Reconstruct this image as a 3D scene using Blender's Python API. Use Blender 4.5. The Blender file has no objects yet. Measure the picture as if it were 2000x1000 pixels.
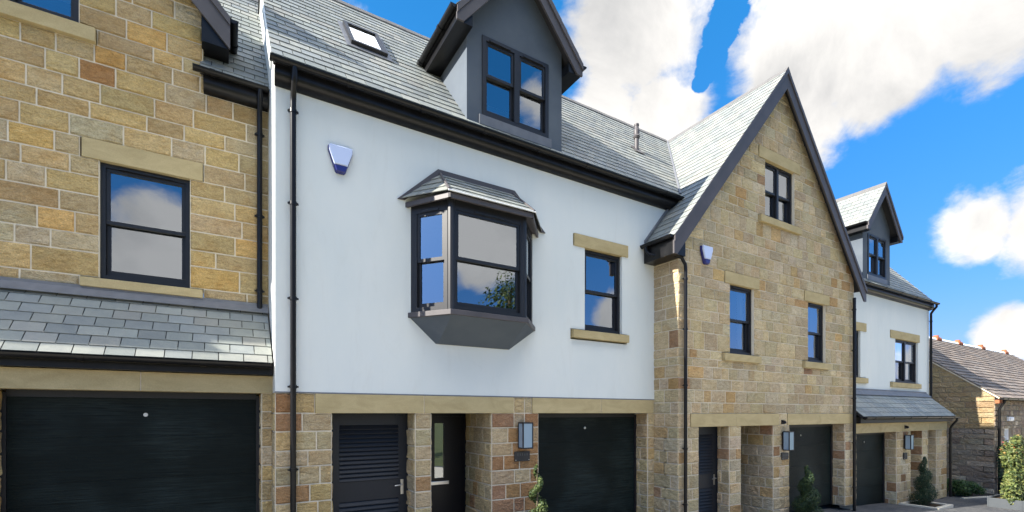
import bpy, bmesh, math, random
from mathutils import Vector
R = math.radians
scene = bpy.context.scene
COL = scene.collection

# ------------------------------------------------------------------ camera
cam_data = bpy.data.cameras.new("camera")
cam = bpy.data.objects.new("camera", cam_data)
COL.objects.link(cam)
cam.location = (0, -7, 2.2)
cam.rotation_euler = (R(90), 0, R(-31.127))
cam_data.sensor_width = 36
cam_data.lens = 933 / 2000 * 36
cam_data.shift_y = (807 - 500) / 2000
cam_data.clip_start = 0.05
cam_data.clip_end = 3000
scene.camera = cam

# ------------------------------------------------------------------ light
LX, LY, LZ = -1.0, 0.08, 0.665                      # towards the sun
SUN = Vector((LX, LY, LZ)).normalized()
sun_data = bpy.data.lights.new("sun", 'SUN')
sun_data.energy = 3.35
sun_data.angle = R(0.5)
sun_data.color = (1.0, 0.94, 0.84)
sun = bpy.data.objects.new("sun", sun_data)
COL.objects.link(sun)
sun.location = SUN * 60
sun.rotation_euler = (-SUN).to_track_quat('-Z', 'Y').to_euler()

world = bpy.data.worlds.new("World")
scene.world = world
world.use_nodes = True
scene.view_settings.view_transform = 'Standard'
scene.view_settings.look = 'None'
scene.view_settings.exposure = 2.05
scene.view_settings.gamma = 1


def build_world():
    nt = world.node_tree
    nt.nodes.clear()
    N, Lk = nt.nodes, nt.links
    out = N.new('ShaderNodeOutputWorld')
    bg = N.new('ShaderNodeBackground')
    bg.inputs['Strength'].default_value = 0.083
    Lk.new(bg.outputs[0], out.inputs[0])
    sky = N.new('ShaderNodeTexSky')
    sky.sky_type = 'NISHITA'
    sky.sun_disc = False
    sky.sun_elevation = math.asin(SUN.z)
    sky.sun_rotation = math.atan2(SUN.x, SUN.y)
    sky.air_density = 1.0
    sky.dust_density = 0.2
    sky.ozone_density = 3.0
    hs = N.new('ShaderNodeHueSaturation')
    hs.inputs['Saturation'].default_value = 1.35
    hs.inputs['Value'].default_value = 1.05
    Lk.new(sky.outputs[0], hs.inputs['Color'])
    tint = N.new('ShaderNodeMix')
    tint.data_type = 'RGBA'
    tint.blend_type = 'MULTIPLY'
    tint.inputs['Factor'].default_value = 1
    Lk.new(hs.outputs[0], tint.inputs['A'])
    tc = N.new('ShaderNodeTexCoord')
    # clear air after rain: the band above the horizon stays blue
    sp = N.new('ShaderNodeSeparateXYZ')
    Lk.new(tc.outputs['Generated'], sp.inputs[0])
    el = N.new('ShaderNodeMapRange')
    el.inputs['From Min'].default_value = 0.05
    el.inputs['From Max'].default_value = 0.62
    Lk.new(sp.outputs['Z'], el.inputs['Value'])
    air = N.new('ShaderNodeMix')
    air.data_type = 'RGBA'
    air.inputs['A'].default_value = (.25, .22, .38, 1)
    air.inputs['B'].default_value = (.90, .94, .89, 1)
    Lk.new(el.outputs[0], air.inputs['Factor'])
    Lk.new(air.outputs['Result'], tint.inputs['B'])

    def math_(op, a, b=None, clamp=False):
        n = N.new('ShaderNodeMath')
        n.operation = op
        n.use_clamp = clamp
        for i, q in enumerate((a, b)):
            if q is None:
                continue
            if isinstance(q, (int, float)):
                n.inputs[i].default_value = q
            else:
                Lk.new(q, n.inputs[i])
        return n.outputs[0]

    def noise(scale, detail, rough, off=(0, 0, 0), dist=0.0, sc3=(1, 1, 1)):
        mp = N.new('ShaderNodeMapping')
        mp.inputs['Location'].default_value = off
        mp.inputs['Scale'].default_value = sc3
        Lk.new(tc.outputs['Generated'], mp.inputs['Vector'])
        n = N.new('ShaderNodeTexNoise')
        n.inputs['Scale'].default_value = scale
        n.inputs['Detail'].default_value = detail
        n.inputs['Roughness'].default_value = rough
        n.inputs['Distortion'].default_value = dist
        Lk.new(mp.outputs[0], n.inputs['Vector'])
        return n.outputs['Fac']

    # cloud banks at fixed compass bearings: (bearing from +Y towards +X, elevation, radius, weight), degrees
    banks = [(45, 38, 9, 1.2), (42, 32, 5.5, 1.1), (48.5, 31, 6, 1.1), (64, 33, 8.5, 1.25), (62, 27, 5.5, 1.1), (69, 30, 7, 1.1), (76, 32, 7.5, 1.1), (85, 33, 9, 1.1), (58, 45, 10, 1.1), (72, 42, 12, 1.2),
             (75.5, 15.5, 4.2, 1.1), (80, 15, 6, 1.1), (77.5, 6.6, 3.4, 1.1), (82, 7, 5, 1.1),
             (117, 21, 9, 1.1), (152, 19.5, 6.5, 1.2), (184, 13, 9, 1.2), (139, 36, 6, 1.0), (136, 11.5, 3.6, 1.0), (23, 62, 9, .72), (146, 33, 3.2, 1.0), (165, 62, 22, 1.2), (215, 58, 20, 1.1), (240, 24, 14, 1.1), (95, 58, 18, 1.1), (107, 5, 4, 1.0)]
    torn = [(56.3, 39.4, 1.9), (55.9, 38.5, 1.7), (55.6, 37.6, 1.9), (55.2, 36.8, 1.6), (54.7, 36.0, 1.8), (54.3, 35.2, 1.4), (53.8, 34.4, 1.5), (53.2, 33.5, 1.1), (52.6, 32.7, .9)]
    acc = None
    for az, el, rad, w in banks:
        d = (math.sin(R(az)) * math.cos(R(el)), math.cos(R(az)) * math.cos(R(el)), math.sin(R(el)))
        dp = N.new('ShaderNodeVectorMath')
        dp.operation = 'DISTANCE'
        dp.inputs[1].default_value = d
        Lk.new(tc.outputs['Generated'], dp.inputs[0])
        k = math_('MULTIPLY', dp.outputs['Value'], 1 / (2 * math.sin(R(rad) / 2)))
        k = math_('MULTIPLY', math_('SUBTRACT', 1.0, k, True), w)
        acc = k if acc is None else math_('MAXIMUM', acc, k)
    n1 = noise(5.0, 9, 0.6, (3.1, 1.7, 0.4), 0.5, (1, 1, 1.5))
    n2 = noise(16.0, 8, 0.62, (0.3, 2.2, 5.0), 0.2, (1, 1, 1.4))
    m = math_('ADD', acc, math_('MULTIPLY', math_('SUBTRACT', n1, 0.5), 1.15))
    m = math_('ADD', m, math_('MULTIPLY', math_('SUBTRACT', n2, 0.5), 0.6))
    # a long torn gap through the big bank
    tear = None
    for az, el_, rad in torn:
        d = (math.sin(R(az)) * math.cos(R(el_)), math.cos(R(az)) * math.cos(R(el_)), math.sin(R(el_)))
        dp = N.new('ShaderNodeVectorMath')
        dp.operation = 'DISTANCE'
        dp.inputs[1].default_value = d
        Lk.new(tc.outputs['Generated'], dp.inputs[0])
        k = math_('SUBTRACT', 1.0, math_('MULTIPLY', dp.outputs['Value'], 1 / (2 * math.sin(R(rad) / 2))), True)
        tear = k if tear is None else math_('MAXIMUM', tear, k)
    n4 = noise(30.0, 7, 0.62, (1.3, 4.2, 2.0), 0.6)
    ragged = math_('ADD', tear, math_('MULTIPLY', math_('SUBTRACT', n4, 0.55), 1.5))
    ragged = math_('MULTIPLY', math_('MULTIPLY', ragged, 1.0, True), math_('MULTIPLY', tear, 3.0, True))
    m = math_('SUBTRACT', m, math_('MULTIPLY', ragged, 2.1))
    mr = N.new('ShaderNodeMapRange')
    mr.interpolation_type = 'SMOOTHSTEP'
    mr.inputs['From Min'].default_value = 0.14
    mr.inputs['From Max'].default_value = 0.54
    Lk.new(m, mr.inputs['Value'])
    cov = mr.outputs[0]
    # cloud tone: bright heads, soft grey bellies
    n3 = noise(3.4, 8, 0.58, (7.7, 0.2, 1.1), 0.4)
    mr2 = N.new('ShaderNodeMapRange')
    mr2.inputs['From Min'].default_value = 0.42
    mr2.inputs['From Max'].default_value = 0.70
    mr2.inputs['To Min'].default_value = 0.0
    mr2.inputs['To Max'].default_value = 1.0
    Lk.new(n3, mr2.inputs['Value'])
    cc = N.new('ShaderNodeMix')
    cc.data_type = 'RGBA'
    cc.inputs['A'].default_value = (3.75, 3.62, 3.45, 1)
    cc.inputs['B'].default_value = (1.95, 1.95, 1.95, 1)
    Lk.new(mr2.outputs[0], cc.inputs['Factor'])
    hi = N.new('ShaderNodeMapRange')            # unseen cloud overhead, brightened to throw more light on the house fronts
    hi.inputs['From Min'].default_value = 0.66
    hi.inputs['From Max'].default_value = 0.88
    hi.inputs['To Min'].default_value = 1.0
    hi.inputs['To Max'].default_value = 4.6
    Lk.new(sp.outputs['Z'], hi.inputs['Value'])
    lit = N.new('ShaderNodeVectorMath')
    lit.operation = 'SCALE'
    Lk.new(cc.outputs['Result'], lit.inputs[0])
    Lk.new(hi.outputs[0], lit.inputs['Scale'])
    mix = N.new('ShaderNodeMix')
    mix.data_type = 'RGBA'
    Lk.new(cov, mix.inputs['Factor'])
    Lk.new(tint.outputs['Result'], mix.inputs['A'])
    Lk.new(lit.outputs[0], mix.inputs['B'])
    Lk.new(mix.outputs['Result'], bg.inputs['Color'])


build_world()

# ------------------------------------------------------------------ mesh builder
WL = {}


def wloc(o):
    return WL.get(o.name, Vector((0, 0, 0))) if o else Vector((0, 0, 0))


def tag(o, label=None, cat=None, group=None, kind=None):
    if label: o['label'] = label
    if cat: o['category'] = cat
    if group: o['group'] = group
    if kind: o['kind'] = kind
    return o


def thing(name, loc, label, cat, group=None):
    o = bpy.data.objects.new(name, None)
    COL.objects.link(o)
    o.location = loc
    WL[o.name] = Vector(loc)
    o.empty_display_size = 0.3
    return tag(o, label, cat, group)


def clip(poly, n, c):
    """keep the part of a convex 2-D polygon where n.p <= c"""
    out = []
    for i in range(len(poly)):
        p, q = poly[i], poly[(i + 1) % len(poly)]
        dp, dq = n[0] * p[0] + n[1] * p[1] - c, n[0] * q[0] + n[1] * q[1] - c
        if dp <= 0: out.append(p)
        if (dp < 0 < dq) or (dq < 0 < dp):
            t = dp / (dp - dq)
            out.append((p[0] + t * (q[0] - p[0]), p[1] + t * (q[1] - p[1])))
    return out


def rect_minus(rects, holes):
    for h in holes:
        nxt = []
        for (a0, a1, b0, b1) in rects:
            if h[0] >= a1 - 1e-6 or h[1] <= a0 + 1e-6 or h[2] >= b1 - 1e-6 or h[3] <= b0 + 1e-6:
                nxt.append((a0, a1, b0, b1)); continue
            if h[2] > b0 + 1e-6: nxt.append((a0, a1, b0, h[2]))
            if h[3] < b1 - 1e-6: nxt.append((a0, a1, h[3], b1))
            lo, hi = max(b0, h[2]), min(b1, h[3])
            if h[0] > a0 + 1e-6: nxt.append((a0, h[0], lo, hi))
            if h[1] < a1 - 1e-6: nxt.append((h[1], a1, lo, hi))
        rects = nxt
    return rects


class MB:
    def __init__(s):
        s.v, s.f, s.m, s.c = [], [], [], []

    def poly(s, pts, m=0, c=(1, 1, 1)):
        i = len(s.v)
        s.v.extend([tuple(p) for p in pts])
        s.f.append(tuple(range(i, i + len(pts))))
        s.m.append(m); s.c.append(c)

    def mesh(s, pts, faces, m=0, c=(1, 1, 1)):
        i = len(s.v)
        s.v.extend([tuple(p) for p in pts])
        for f in faces:
            s.f.append(tuple(i + k for k in f)); s.m.append(m); s.c.append(c)

    def hexa(s, p, m=0, c=(1, 1, 1)):
        s.mesh(p, [(0, 3, 2, 1), (4, 5, 6, 7), (0, 1, 5, 4), (1, 2, 6, 5), (2, 3, 7, 6), (3, 0, 4, 7)], m, c)

    def box(s, x0, x1, y0, y1, z0, z1, m=0, c=(1, 1, 1)):
        s.hexa([(x0, y0, z0), (x1, y0, z0), (x1, y1, z0), (x0, y1, z0), (x0, y0, z1), (x1, y0, z1), (x1, y1, z1), (x0, y1, z1)], m, c)

    def obox(s, o, a, b, d, m=0, c=(1, 1, 1)):
        o, a, b, d = Vector(o), Vector(a), Vector(b), Vector(d)
        s.hexa([o, o + a, o + a + b, o + b, o + d, o + a + d, o + a + b + d, o + b + d], m, c)

    def prism(s, prof, vec, m=0, c=(1, 1, 1)):
        n = len(prof); vec = Vector(vec)
        p = [Vector(q) for q in prof]
        s.mesh(p + [q + vec for q in p],
               [tuple(reversed(range(n))), tuple(range(n, 2 * n))] + [(i, (i + 1) % n, n + (i + 1) % n, n + i) for i in range(n)], m, c)

    def tube(s, path, r, n=12, m=0, c=(1, 1, 1), cap=True):
        path = [Vector(p) for p in path]
        rings = []
        prev = None
        for i, p in enumerate(path):
            if i == 0: d = path[1] - p
            elif i == len(path) - 1: d = p - path[i - 1]
            else: d = (path[i + 1] - p).normalized() + (p - path[i - 1]).normalized()
            d.normalize()
            if prev is None:
                ref = Vector((0, 0, 1)) if abs(d.z) < .9 else Vector((1, 0, 0))
                u = d.cross(ref).normalized()
            else:
                u = (prev - d * prev.dot(d)).normalized()
            prev = u
            w = d.cross(u)
            rr = r[i] if isinstance(r, (list, tuple)) else r
            rings.append([p + (u * math.cos(2 * math.pi * k / n) + w * math.sin(2 * math.pi * k / n)) * rr for k in range(n)])
        pts = [q for g in rings for q in g]
        fs = []
        for i in range(len(path) - 1):
            for k in range(n):
                a, b = i * n + k, i * n + (k + 1) % n
                fs.append((a, b, b + n, a + n))
        if cap:
            fs.append(tuple(range(n)))
            fs.append(tuple(range(len(pts) - n, len(pts))))
        s.mesh(pts, fs, m, c)

    def build(s, name, mats, parent=None, smooth=False, bevel=0.0, recalc=True):
        me = bpy.data.meshes.new(name)
        off = wloc(parent)
        me.from_pydata([(x - off.x, y - off.y, z - off.z) for x, y, z in s.v], [], s.f)
        for mt in (mats if isinstance(mats, (list, tuple)) else [mats]): me.materials.append(mt)
        me.polygons.foreach_set('material_index', s.m)
        ca = me.color_attributes.new('Col', 'FLOAT_COLOR', 'CORNER')
        buf = []
        for f, c in zip(s.f, s.c): buf.extend((c[0], c[1], c[2], 1.0) * len(f))
        ca.data.foreach_set('color', buf)
        if recalc:
            bm = bmesh.new(); bm.from_mesh(me)
            bmesh.ops.recalc_face_normals(bm, faces=bm.faces)
            bm.to_mesh(me); bm.free()
        if smooth:
            me.polygons.foreach_set('use_smooth', [True] * len(me.polygons))
            me.set_sharp_from_angle(angle=R(40))
        me.update()
        o = bpy.data.objects.new(name, me)
        COL.objects.link(o)
        WL[o.name] = Vector(off)
        if parent: o.parent = parent
        if bevel:
            b = o.modifiers.new('bevel', 'BEVEL'); b.width = bevel; b.segments = 2; b.limit_method = 'ANGLE'
        return o


# ------------------------------------------------------------------ materials
def mat(name, base=(.5, .5, .5), rough=.6, metal=0.0, spec=0.5):
    m = bpy.data.materials.new(name)
    m.use_nodes = True
    b = m.node_tree.nodes['Principled BSDF']
    b.inputs['Base Color'].default_value = (*base, 1)
    b.inputs['Roughness'].default_value = rough
    b.inputs['Metallic'].default_value = metal
    b.inputs['Specular IOR Level'].default_value = spec
    return m


class NT:
    def __init__(s, m):
        s.t = m.node_tree; s.N = s.t.nodes; s.L = s.t.links
        s.b = s.N['Principled BSDF']
        s.tc = s.N.new('ShaderNodeTexCoord')

    def noise(s, scale, detail=4, rough=.55, sc3=(1, 1, 1), w=None, dist=0):
        mp = s.N.new('ShaderNodeMapping'); mp.inputs['Scale'].default_value = sc3
        s.L.new(s.tc.outputs['Object'], mp.inputs['Vector'])
        n = s.N.new('ShaderNodeTexNoise')
        n.inputs['Scale'].default_value = scale; n.inputs['Detail'].default_value = detail; n.inputs['Roughness'].default_value = rough
        n.inputs['Distortion'].default_value = dist
        if w is not None:
            n.noise_dimensions = '4D'; s.L.new(w, n.inputs['W'])
        s.L.new(mp.outputs[0], n.inputs['Vector'])
        return n.outputs['Fac']

    def math(s, op, a, b=0.0, clamp=False):
        n = s.N.new('ShaderNodeMath'); n.operation = op; n.use_clamp = clamp
        for i, q in enumerate((a, b)):
            if isinstance(q, (int, float)): n.inputs[i].default_value = q
            else: s.L.new(q, n.inputs[i])
        return n.outputs[0]

    def ramp(s, fac, lo, hi, a, b):
        n = s.N.new('ShaderNodeMapRange')
        n.inputs['From Min'].default_value = lo; n.inputs['From Max'].default_value = hi
        n.inputs['To Min'].default_value = a; n.inputs['To Max'].default_value = b
        s.L.new(fac, n.inputs['Value'])
        return n.outputs[0]

    def mix(s, fac, a, b, mode='MIX'):
        n = s.N.new('ShaderNodeMix'); n.data_type = 'RGBA'; n.blend_type = mode
        for k, q in (('Factor', fac), ('A', a), ('B', b)):
            if isinstance(q, (int, float)): n.inputs[k].default_value = q
            elif isinstance(q, tuple): n.inputs[k].default_value = (*q, 1)
            else: s.L.new(q, n.inputs[k])
        return n.outputs['Result']

    def col(s):
        a = s.N.new('ShaderNodeAttribute'); a.attribute_name = 'Col'
        return a

    def bump(s, h, strength, dist):
        n = s.N.new('ShaderNodeBump'); n.inputs['Strength'].default_value = strength; n.inputs['Distance'].default_value = dist
        s.L.new(h, n.inputs['Height']); s.L.new(n.outputs[0], s.b.inputs['Normal'])

    def base(s, c): s.L.new(c, s.b.inputs['Base Color'])
    def rough(s, c): s.L.new(c, s.b.inputs['Roughness'])


def mk_stone(name, grain=1.0, bump=.9):
    m = mat(name, rough=.9, spec=.2); t = NT(m)
    at = t.col()
    sep = t.N.new('ShaderNodeSeparateColor'); t.L.new(at.outputs['Color'], sep.inputs[0])
    w = t.math('MULTIPLY', t.math('ADD', sep.outputs[0], sep.outputs[2]), 173.0)
    bed = t.noise(5 * grain, 6, .65, (1, 1, 3.0), w, 1.6)         # bedding streaks
    mid = t.noise(13 * grain, 6, .7, (1, 1, 1.8), w, .6)
    spk = t.noise(70 * grain, 3, .65, (1, 1, 1), w)
    blot = t.noise(3.0 * grain, 3, .5, (1, 1, 1), w, .4)
    vein = t.noise(4.5 * grain, 5, .65, (1, 1, 2.2), w, 3.0)
    A = at.outputs['Color']
    c = t.mix(t.ramp(bed, .30, .70, 0, 1), t.mix(1.0, A, (.98, .93, .84), 'MULTIPLY'), t.mix(1.0, A, (1.40, 1.34, 1.22), 'MULTIPLY'))
    c = t.mix(t.ramp(mid, .50, .76, 0, .7), c, t.mix(1.0, c, (.66, .58, .47), 'MULTIPLY'))
    c = t.mix(t.ramp(t.math('ABSOLUTE', t.math('SUBTRACT', vein, .5)), .0, .022, .5, 0), c, t.mix(1.0, c, (.50, .36, .22), 'MULTIPLY'))
    c = t.mix(t.ramp(blot, .52, .75, 0, .6), c, t.mix(1.0, c, (.86, .70, .50), 'MULTIPLY'))
    wide = t.noise(.9, 4, .6)
    c = t.mix(t.ramp(wide, .42, .68, 0, .5), c, t.mix(1.0, c, (.78, .74, .68), 'MULTIPLY'))
    c = t.mix(t.ramp(spk, .36, .58, .26, 0), c, (.10, .07, .04))
    c = t.mix(t.ramp(spk, .58, .75, 0, .3), c, t.mix(1.0, c, (1.35, 1.3, 1.2), 'MULTIPLY'))
    t.base(c)
    h = t.math('ADD', t.math('MULTIPLY', t.noise(9 * grain, 6, .62, (1, 1, 1.7), w, .8), 1.0), t.math('MULTIPLY', spk, .22))
    t.bump(h, bump, .085)
    return m


M = {}
M['stone'] = mk_stone('sandstone_block')
M['rubble'] = mk_stone('rubble_stone', 1.3, 1.0)
m = M['mortar'] = mat('lime_mortar', (.50, .43, .31), .95, spec=.1); t = NT(m)
t.base(t.mix(t.noise(25, 4), (.66, .58, .44), (.78, .71, .57))); t.bump(t.noise(120, 3), .4, .004)
m = M['dark_mortar'] = mat('old_mortar', (.24, .20, .155), .95, spec=.1); t = NT(m)
t.base(t.mix(t.noise(9, 4), (.27, .235, .19), (.40, .35, .28))); t.bump(t.noise(80, 3), .5, .006)
m = M['ashlar'] = mat('dressed_sandstone', (.42, .33, .17), .85, spec=.2); t = NT(m)
c = t.mix(t.ramp(t.noise(2.2, 5, .6, (1, 1, 2.5), None, .8), .3, .72, 0, 1), (.42, .335, .175), (.56, .455, .255))
c = t.mix(t.ramp(t.noise(90, 2), .4, .7, .2, 0), c, (.2, .15, .07)); t.base(c)
t.bump(t.noise(70, 3), .25, .006)
m = M['render'] = mat('white_render', (.78, .79, .78), .9, spec=.2); t = NT(m)
c = t.mix(t.ramp(t.noise(.8, 5, .6, (1, 1, .45)), .35, .7, 0, 1), (.65, .69, .675), (.725, .745, .715))
c = t.mix(t.ramp(t.noise(3.5, 6, .7, (1, 1, .22), None, 1.0), .54, .8, 0, .26), c, (.53, .53, .49)); t.base(c)
t.bump(t.math('ADD', t.noise(140, 3), t.math('MULTIPLY', t.noise(6, 4), .8)), .28, .006)
m = M['grey_render'] = mat('grey_render', (.12, .13, .14), .85, spec=.25); t = NT(m)
c = t.mix(t.ramp(t.noise(1.7, 5, .6), .3, .7, 0, 1), (.082, .100, .125), (.106, .126, .150)); t.base(c)
t.bump(t.noise(150, 3), .25, .005)
m = M['slate'] = mat('roof_slate', (.2, .2, .2), .62, spec=.35); t = NT(m)
at = t.col()
c = t.mix(t.ramp(t.noise(5, 6, .65), .35, .72, 0, .6), at.outputs['Color'], t.mix(1.0, at.outputs['Color'], (1.35, 1.33, 1.25), 'MULTIPLY'))
c = t.mix(t.ramp(t.noise(38, 3, .6), .55, .8, 0, .35), c, t.mix(1.0, c, (.6, .6, .62), 'MULTIPLY')); t.base(c)
t.bump(t.math('ADD', t.noise(16, 5, .65), t.math('MULTIPLY', t.noise(90, 2), .3)), .35, .012)
m = M['old_slate'] = mat('stone_roof_slate', (.2, .17, .15), .85, spec=.2); t = NT(m)
at = t.col()
c = t.mix(t.ramp(t.noise(4, 6, .65), .4, .72, 0, .7), at.outputs['Color'], t.mix(1.0, at.outputs['Color'], (1.5, 1.45, 1.3), 'MULTIPLY'))
t.base(c); t.bump(t.noise(14, 5, .65), .5, .02)
M['deck'] = mat('roof_felt', (.03, .03, .032), .9)
m = M['frame'] = mat('anthracite_frame', (.030, .031, .035), .42, spec=.4); t = NT(m)
t.base(t.mix(t.noise(14, 4), (.011, .0115, .014), (.017, .0175, .020)))
m = M['board'] = mat('anthracite_board', (.052, .048, .052), .5, spec=.4); t = NT(m)
t.base(t.mix(t.ramp(t.noise(3, 5), .3, .7, 0, 1), (.066, .060, .063), (.088, .079, .082)))
m = M['gutter'] = mat('black_gutter', (.012, .012, .013), .33, spec=.3); t = NT(m)
t.base(t.mix(t.ramp(t.noise(9, 4), .4, .75, 0, 1), (.005, .005, .006), (.010, .010, .011)))
m = M['lead'] = mat('lead_flashing', (.16, .165, .175), .5, spec=.4); t = NT(m)
t.base(t.mix(t.noise(7, 5), (.10, .105, .12), (.20, .205, .215))); t.bump(t.noise(9, 3), .3, .01)
m = M['garage'] = mat('garage_door_panel', (.004, .007, .008), .40, spec=.12); t = NT(m)
gr = t.noise(14, 6, .68, (.16, 1, 6), None, .9)
pat = t.noise(1.1, 3, .5)
t.base(t.mix(t.ramp(gr, .35, .75, 0, 1), (.0028, .0056, .0052), t.mix(t.ramp(pat, .42, .62, 0, 1), (.009, .015, .014), (.030, .044, .042))))
t.bump(gr, .55, .010); t.rough(t.ramp(gr, .3, .7, .32, .52))
M['door'] = mat('black_door', (.005, .005, .007), .35, spec=.35)
m = M['louvre'] = mat('dark_louvre', (.020, .023, .031), .45, spec=.4); t = NT(m)
t.base(t.mix(t.noise(20, 4), (.008, .0105, .016), (.013, .016, .022)))
M['steel'] = mat('brushed_steel', (.62, .62, .62), .3, metal=1.0)
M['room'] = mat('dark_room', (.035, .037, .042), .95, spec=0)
M['curtain'] = mat('pale_curtain', (.78, .78, .75), .95, spec=.1)
M['white_plastic'] = mat('white_plastic', (.74, .76, .78), .35)
M['pale_plastic'] = mat('pale_blue_plastic', (.56, .64, .86), .28)
M['blue_plastic'] = mat('blue_plastic', (.025, .03, .17), .25)
M['plaque'] = mat('slate_plaque', (.020, .020, .021), .5)
M['plaque_letter'] = mat('worn_plaque_paint', (.12, .12, .12), .6)
m = M['lamp_glass'] = mat('frosted_lamp_glass', (.26, .35, .43), .16, spec=.8)
m = M['paving'] = mat('block_paving', (.07, .07, .075), .85, spec=.25); t = NT(m)
bt = t.N.new('ShaderNodeTexBrick')
bt.inputs['Scale'].default_value = 1.0
bt.inputs['Brick Width'].default_value = .2; bt.inputs['Row Height'].default_value = .1; bt.inputs['Mortar Size'].default_value = .006
bt.inputs['Color1'].default_value = (.055, .058, .066, 1); bt.inputs['Color2'].default_value = (.095, .096, .10, 1); bt.inputs['Mortar'].default_value = (.03, .03, .03, 1)
t.L.new(t.tc.outputs['Object'], bt.inputs['Vector'])
t.base(t.mix(t.ramp(t.noise(1.2, 5), .4, .75, 0, .5), bt.outputs['Color'], (.14, .135, .125)))
t.bump(t.math('SUBTRACT', t.noise(60, 3), t.math('MULTIPLY', bt.outputs['Fac'], 1.5)), .4, .006)
m = M['concrete'] = mat('pale_concrete', (.34, .32, .28), .9, spec=.2); t = NT(m)
t.base(t.mix(t.noise(6, 6, .65), (.48, .43, .34), (.60, .55, .45))); t.bump(t.noise(70, 4), .4, .006)
m = M['planter'] = mat('grey_planter', (.16, .18, .20), .6); t = NT(m)
t.base(t.mix(t.noise(8, 4), (.042, .05, .058), (.065, .074, .082)))
m = M['soil'] = mat('soil', (.05, .035, .022), .95, spec=.1); t = NT(m); t.bump(t.noise(40, 4), .7, .02)
m = M['bark'] = mat('bark', (.10, .075, .05), .9, spec=.2); t = NT(m)
t.base(t.mix(t.noise(10, 5, .6, (1, 1, .25)), (.06, .045, .03), (.15, .12, .085))); t.bump(t.noise(22, 5, .6, (1, 1, .2)), .7, .02)
m = M['terracotta'] = mat('terracotta_ridge', (.36, .12, .055), .8, spec=.2); t = NT(m)
t.base(t.mix(t.noise(12, 4), (.26, .085, .04), (.42, .15, .07)))
m = M['far_ground'] = mat('lawn_ground', (.08, .10, .04), .95, spec=.1); t = NT(m)
t.base(t.mix(t.noise(.6, 6), (.05, .075, .025), (.13, .13, .06)))

m = M['leaf'] = mat('leaf', (.06, .10, .03), .5, spec=.35); t = NT(m)
at = t.col(); t.base(at.outputs['Color'])
tr = t.N.new('ShaderNodeBsdfTranslucent'); t.L.new(at.outputs['Color'], tr.inputs['Color'])
mx = t.N.new('ShaderNodeMixShader'); mx.inputs[0].default_value = .3
t.L.new(t.b.outputs[0], mx.inputs[1]); t.L.new(tr.outputs[0], mx.inputs[2])
t.L.new(mx.outputs[0], t.N['Material Output'].inputs['Surface'])

m = M['glass'] = bpy.data.materials.new('coated_window_glass'); m.use_nodes = True
nt = m.node_tree; nt.nodes.clear()
o_ = nt.nodes.new('ShaderNodeOutputMaterial'); mx = nt.nodes.new('ShaderNodeMixShader')
tr = nt.nodes.new('ShaderNodeBsdfTransparent'); tr.inputs[0].default_value = (.74, .79, .80, 1)
gl = nt.nodes.new('ShaderNodeBsdfGlossy'); gl.inputs['Roughness'].default_value = 0.0; gl.inputs['Color'].default_value = (.86, .92, 1.0, 1)
fr = nt.nodes.new('ShaderNodeFresnel'); fr.inputs['IOR'].default_value = 1.75
ma = nt.nodes.new('ShaderNodeMath'); ma.operation = 'MULTIPLY_ADD'; ma.inputs[1].default_value = 1.1; ma.inputs[2].default_value = .24; ma.use_clamp = True
tcg = nt.nodes.new('ShaderNodeTexCoord'); ng = nt.nodes.new('ShaderNodeTexNoise'); ng.inputs['Scale'].default_value = 1.6; ng.inputs['Detail'].default_value = 1
bg_ = nt.nodes.new('ShaderNodeBump'); bg_.inputs['Strength'].default_value = .12; bg_.inputs['Distance'].default_value = .02
for a, b in ((tcg.outputs['Object'], ng.inputs['Vector']), (ng.outputs['Fac'], bg_.inputs['Height']), (bg_.outputs[0], gl.inputs['Normal']),
             (fr.outputs[0], ma.inputs[0]), (ma.outputs[0], mx.inputs[0]), (tr.outputs[0], mx.inputs[1]), (gl.outputs[0], mx.inputs[2]), (mx.outputs[0], o_.inputs['Surface'])):
    nt.links.new(a, b)

# ------------------------------------------------------------------ masonry
PAL_L = [((.57, .435, .22), 5), ((.545, .425, .235), 4), ((.51, .41, .25), 4), ((.53, .46, .325), 3), ((.60, .425, .18), 2), ((.47, .36, .20), 2), ((.53, .33, .125), .5), ((.40, .225, .10), .3)]
PAL_W = [((.53, .435, .27), 4), ((.50, .425, .285), 4), ((.56, .465, .285), 3), ((.52, .40, .21), 1.5), ((.40, .25, .14), .3), ((.46, .31, .16), .4)]
PAL_B = [((.36, .215, .115), 3), ((.40, .25, .13), 3), ((.46, .35, .23), 2), ((.33, .205, .135), 2), ((.50, .41, .285), 3)]
PAL_S = [((.53, .45, .305), 6), ((.505, .435, .315), 5), ((.575, .495, .34), 4), ((.53, .47, .36), 4), ((.53, .395, .215), 1.2), ((.45, .305, .16), .5), ((.36, .24, .155), .35)]
PAL_O = [((.30, .265, .225), 4), ((.265, .235, .21), 4), ((.34, .30, .25), 3), ((.47, .43, .37), 1.6), ((.225, .19, .17), 2), ((.29, .235, .19), 1)]
PAL_O_SUN = [((.40, .32, .20), 4), ((.37, .295, .19), 3), ((.34, .28, .19), 2), ((.43, .35, .235), 2)]  # outbuilding stone made paler: the sunlit patch put into the colour


def pick(rng, pal):
    c = rng.choices([p[0] for p in pal], [p[1] for p in pal])[0]
    k = rng.uniform(.86, 1.14)
    return tuple(max(.01, q * k * rng.uniform(.97, 1.03)) for q in c)


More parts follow.
